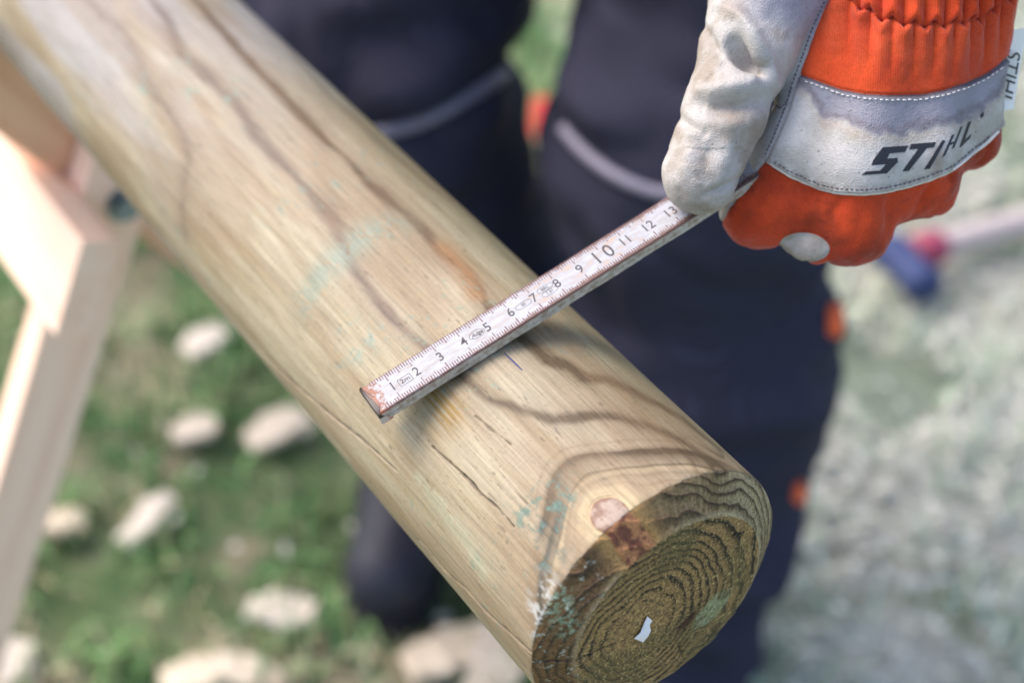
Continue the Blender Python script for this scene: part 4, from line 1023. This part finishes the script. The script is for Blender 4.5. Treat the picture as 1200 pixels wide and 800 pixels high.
    bmobj('hem_cord', tube_mesh(pth, 1.9 * GK * (.8 + .4 * vnoise(np.c_[np.arange(len(pth)) * .8, 0 * pth[:, :2]])), 8), plain('pale_hem', lin(206, 198, 188), .65, .2, 700), root, smooth=True)
    # white care label sewn into the outer seam
    tagm = plain('label_cloth', lin(228, 222, 214), .7, .06, 400); rows = []; bm = bmesh.new()
    for i, fy in enumerate(np.linspace(0, 1, 9)):
        row = []
        for j, fx in enumerate(np.linspace(0, 1, 5)):
            x = 1180 - 8 * fy + (fx - .5) * 32 - 4 * fy; y = 40 + 94 * fy - 6 * fx; zz = 62 + 26 * fx + 5 * math.sin(fy * 3) - 3 * math.sin(fx * 3)
            row.append(bm.verts.new(g2w(np.array(Q(x, y, zz)))))
        rows.append(row)
    for r, s_ in zip(rows, rows[1:]):
        for k in range(4): bm.faces.new([r[k], r[k + 1], s_[k + 1], s_[k]])
    ext = bmesh.ops.extrude_face_region(bm, geom=list(bm.faces)); bmesh.ops.translate(bm, vec=Vector(GE[:, 2] * GK * 2.2), verts=[e for e in ext['geom'] if isinstance(e, bmesh.types.BMVert)])
    bmobj('care_label', bm, tagm, root, smooth=False)
    t = text_obj('STIHL', .0095, (0, 0, 0), black, root, 'label_text', shear=.2, sx=.82)
    c = g2w(np.array(Q(1176, 90, 73.5))); xa = GE @ np.array([-.14, 1, .05]); xa /= np.linalg.norm(xa); zt = GE @ np.array([.62, .06, -.78]); zt -= xa * (zt @ xa); zt /= np.linalg.norm(zt); ya = np.cross(zt, xa)
    m = np.eye(4); m[:3, 0] = xa * .82; m[:3, 1] = ya; m[:3, 2] = zt; m[:3, 3] = c; t.matrix_basis = Matrix(m.tolist())
    return root
glove = build_glove()

# jacket: torso and both sleeves, above the picture
wr = g2w(np.array(Q(1085, -150, 60))); sh = np.array([-.50, .62, 1.42]); el = (wr + sh) / 2 + np.array([.10, .06, -.13])
def jacket_sdf(p):
    d = cap(p, (-.70, .54, .98), (-.69, .58, 1.36), .19, .175)
    d = smin(d, cap(p, (-.86, .46, 1.42), sh, .10, .10), .08)
    for a, b, r0, r1 in ((sh, el, .085, .068), (el, wr, .068, .046), ((-.86, .46, 1.42), (-1.0, .36, 1.15), .085, .07), ((-1.0, .36, 1.15), (-.92, .28, .98), .07, .05)):
        d = smin(d, cap(p, a, b, r0, r1), .03)
    d = smin(d, cap(p, (-.69, .54, 1.45), (-.69, .53, 1.56), .075, .065), .05)
    return d - .012 * (np.abs(fbm(p * np.array([9, 9, 12]), 2) - .5) * 2 - .35)
jv, jf = surface_nets(jacket_sdf, (-1.15, .0, .76), (.05, .85, 1.66), .014); jv = project(jacket_sdf, jv, .004, 1)
npmesh('jacket', jv - pl, jf, navy, person)

# the other hand hangs in a glove of the same pair, mirrored
nH = np.array([.63, .77, 0]); nH /= np.linalg.norm(nH); HM = np.eye(4); HM[:3, :3] -= 2 * np.outer(nH, nH)
HM[:3, 3] = np.array([-.92, .28, .96]) - HM[:3, :3] @ wr
other = glove.copy(); C.objects.link(other); other.parent = person; other.matrix_basis = Matrix.Translation(Vector(-pl)) @ Matrix(HM.tolist())
for ch in list(glove.children):
    if ch.name.split('.')[0] in ('thumb_and_palm', 'wrist_panel', 'logo_band', 'knuckle_panel', 'finger_pad', 'hem_cord'):
        c2 = ch.copy(); C.objects.link(c2); c2.parent = other

# ------------------------------------------------------------------ things on the lawn
def chip_mesh(ln, wd, th, seed):
    rg = random.Random(seed); bm = bmesh.new(); nseg = 9; bend = rg.uniform(.05, .25) * th * 4; rows = []
    for i in range(nseg + 1):
        f = i / nseg; x = (f - .5) * ln; half = wd / 2 * (math.sin(math.pi * min(max(f, .12), .9)) ** .35) * rg.uniform(.84, 1.1)
        z = bend * (1 - (2 * f - 1) ** 2); t = th * rg.uniform(.7, 1.1); sk = rg.uniform(-.08, .08) * wd
        rows.append([bm.verts.new(v) for v in ((x, -half + sk, z), (x + rg.uniform(-.03, .03) * ln, half + sk, z), (x, half * .9 + sk, z + t), (x, -half * .9 + sk, z + t * rg.uniform(.8, 1.2)))])
    for r, s in zip(rows, rows[1:]):
        for k in range(4): bm.faces.new([r[k], r[(k + 1) % 4], s[(k + 1) % 4], s[k]])
    bm.faces.new(rows[0]); bm.faces.new(rows[-1][::-1])
    return bm
n = Nodes('fresh_chip_wood'); g = n.noise(n.coord(scale=(20, 260, 120)), 1.0, 4); info = n.new('ObjectInfo')
cc = n.ramp(g, [(.3, tuple(lin(214, 196, 172))), (.7, tuple(lin(190, 168, 138)))]); 
chipm = n.done(n.mix(cc, tuple(lin(222, 216, 208)), n.math('MULTIPLY', info.outputs['Random'], .45)), .75, n.bump(g, .3, .001), spec=.2)
CHIPS = [  # pixel centre, length, width (m), heading in degrees, label
    (228, 500, .048, .042, 20, 'round beige wood chip on the grass beside the pale sawbuck leg'),
    (325, 500, .068, .046, 30, 'broad white wood chip on the grass close under the middle of the post'),
    (172, 606, .072, .032, 62, 'narrow white wood chip lying slantwise on the grass, alone left of the boot'),
    (75, 612, .042, .036, 0, 'small whitish wood chip touching the lower part of the sawbuck leg'),
    (330, 712, .066, .046, -10, 'large pinkish wood chip on the grass below and left of the boot'),
    (225, 790, .055, .045, 15, 'pale wood chip at the bottom edge, left of two others there'),
    (290, 786, .075, .036, -15, 'long cream wood chip at the bottom edge below the large pinkish chip'),
    (240, 398, .055, .045, 40, 'dull brownish wood chip on the grass, highest one between post and sawbuck leg'),
    (8, 775, .06, .05, 80, 'whitish wood chip in the lower left corner under the foot of the sawbuck'),
    (525, 760, .085, .055, 25, 'broad tan slab of bark-free wood on the ground just below the boot'),
    (585, 768, .09, .06, 70, 'pinkish tan wood chip on the ground half hidden by the post end')]
for i, (x, y, ln, wd, hd, lb) in enumerate(CHIPS):
    o = bmobj('wood_chip', chip_mesh(ln, wd, .007, i + 3), chipm); p = ground_at(x, y, .014)
    yaw = math.atan2(MW[1, 0], MW[0, 0])
    o.location = (p[0], p[1], .008); o.rotation_euler = (random.uniform(-.1, .1), random.uniform(-.12, .12), yaw + math.radians(hd))
    tag(o, lb, 'wood chip', 'wood chips scattered on the grass')

# hammer lying on the dusty grass
ha, hb = ground_at(1062, 300, .03), ground_at(1330, 222, .025)
hammer = empty('hammer', (ha[0], ha[1], 0)); bpy.context.view_layer.update(); hl = np.array(hammer.location)
tag(hammer, 'hammer with blue head, red collar and pale handle lying on the dusty grass', 'hammer')
hd_ = (hb - ha) / np.linalg.norm(hb - ha)
pth = [ha + hd_ * t for t in np.linspace(.012, .36, 16)]; rad = [.016 + .002 * math.sin(k * .4) for k in range(16)]
bmobj('handle', tube_mesh(np.array(pth) - hl, rad, 12), plain('ash_handle', lin(178, 162, 158), .6, .1, 60), hammer, smooth=True)
col_p = [ha + hd_ * t for t in np.linspace(.012, .050, 5)]
bmobj('collar', tube_mesh(np.array(col_p) - hl, [.021, .0225, .0225, .022, .019], 14), plain('red_collar', lin(150, 60, 84), .8, .12, 90), hammer, smooth=True)
sdv = np.cross(hd_, [0, 0, 1]); sdv /= np.linalg.norm(sdv)
hp = [ha - hd_ * .012 + sdv * t for t in np.linspace(-.028, .062, 9)]
bmobj('hammer_head', tube_mesh(np.array(hp) - hl, [.019, .0245, .0245, .021, .022, .022, .021, .0245, .02], 10), plain('blue_painted_steel', lin(40, 54, 98), .7, .2, 90), hammer, smooth=True)

# red wedge on the grass between the legs
p = ground_at(634, 138, .02); bm = bmesh.new()
vs = [bm.verts.new(v) for v in ((-.055, -.018, 0), (.055, -.020, 0), (.055, .020, 0), (-.055, .018, 0), (-.055, -.016, .032), (-.055, .016, .032), (-.02, -.017, .03), (-.02, .017, .03), (.055, -.019, .004), (.055, .019, .004))]
for f in ((0, 3, 2, 1), (0, 1, 8, 6, 4), (3, 5, 7, 9, 2), (4, 6, 7, 5), (6, 8, 9, 7), (0, 4, 5, 3), (1, 2, 9, 8)): bm.faces.new([vs[k] for k in f])
bmesh.ops.bevel(bm, geom=list(bm.edges), offset=.002, segments=2, affect='EDGES')
o = bmobj('plastic_wedge', bm, plain('red_plastic', lin(206, 42, 34), .45, .08, 100)); o.scale = (.62, .62, .62); o.location = (p[0], p[1], .01); o.rotation_euler = (0, 0, math.atan2(-p[1] + CAM[1], -p[0] + CAM[0]))
tag(o, 'small red wedge on the grass seen between the trouser legs', 'wedge')
bpy.context.view_layer.update()
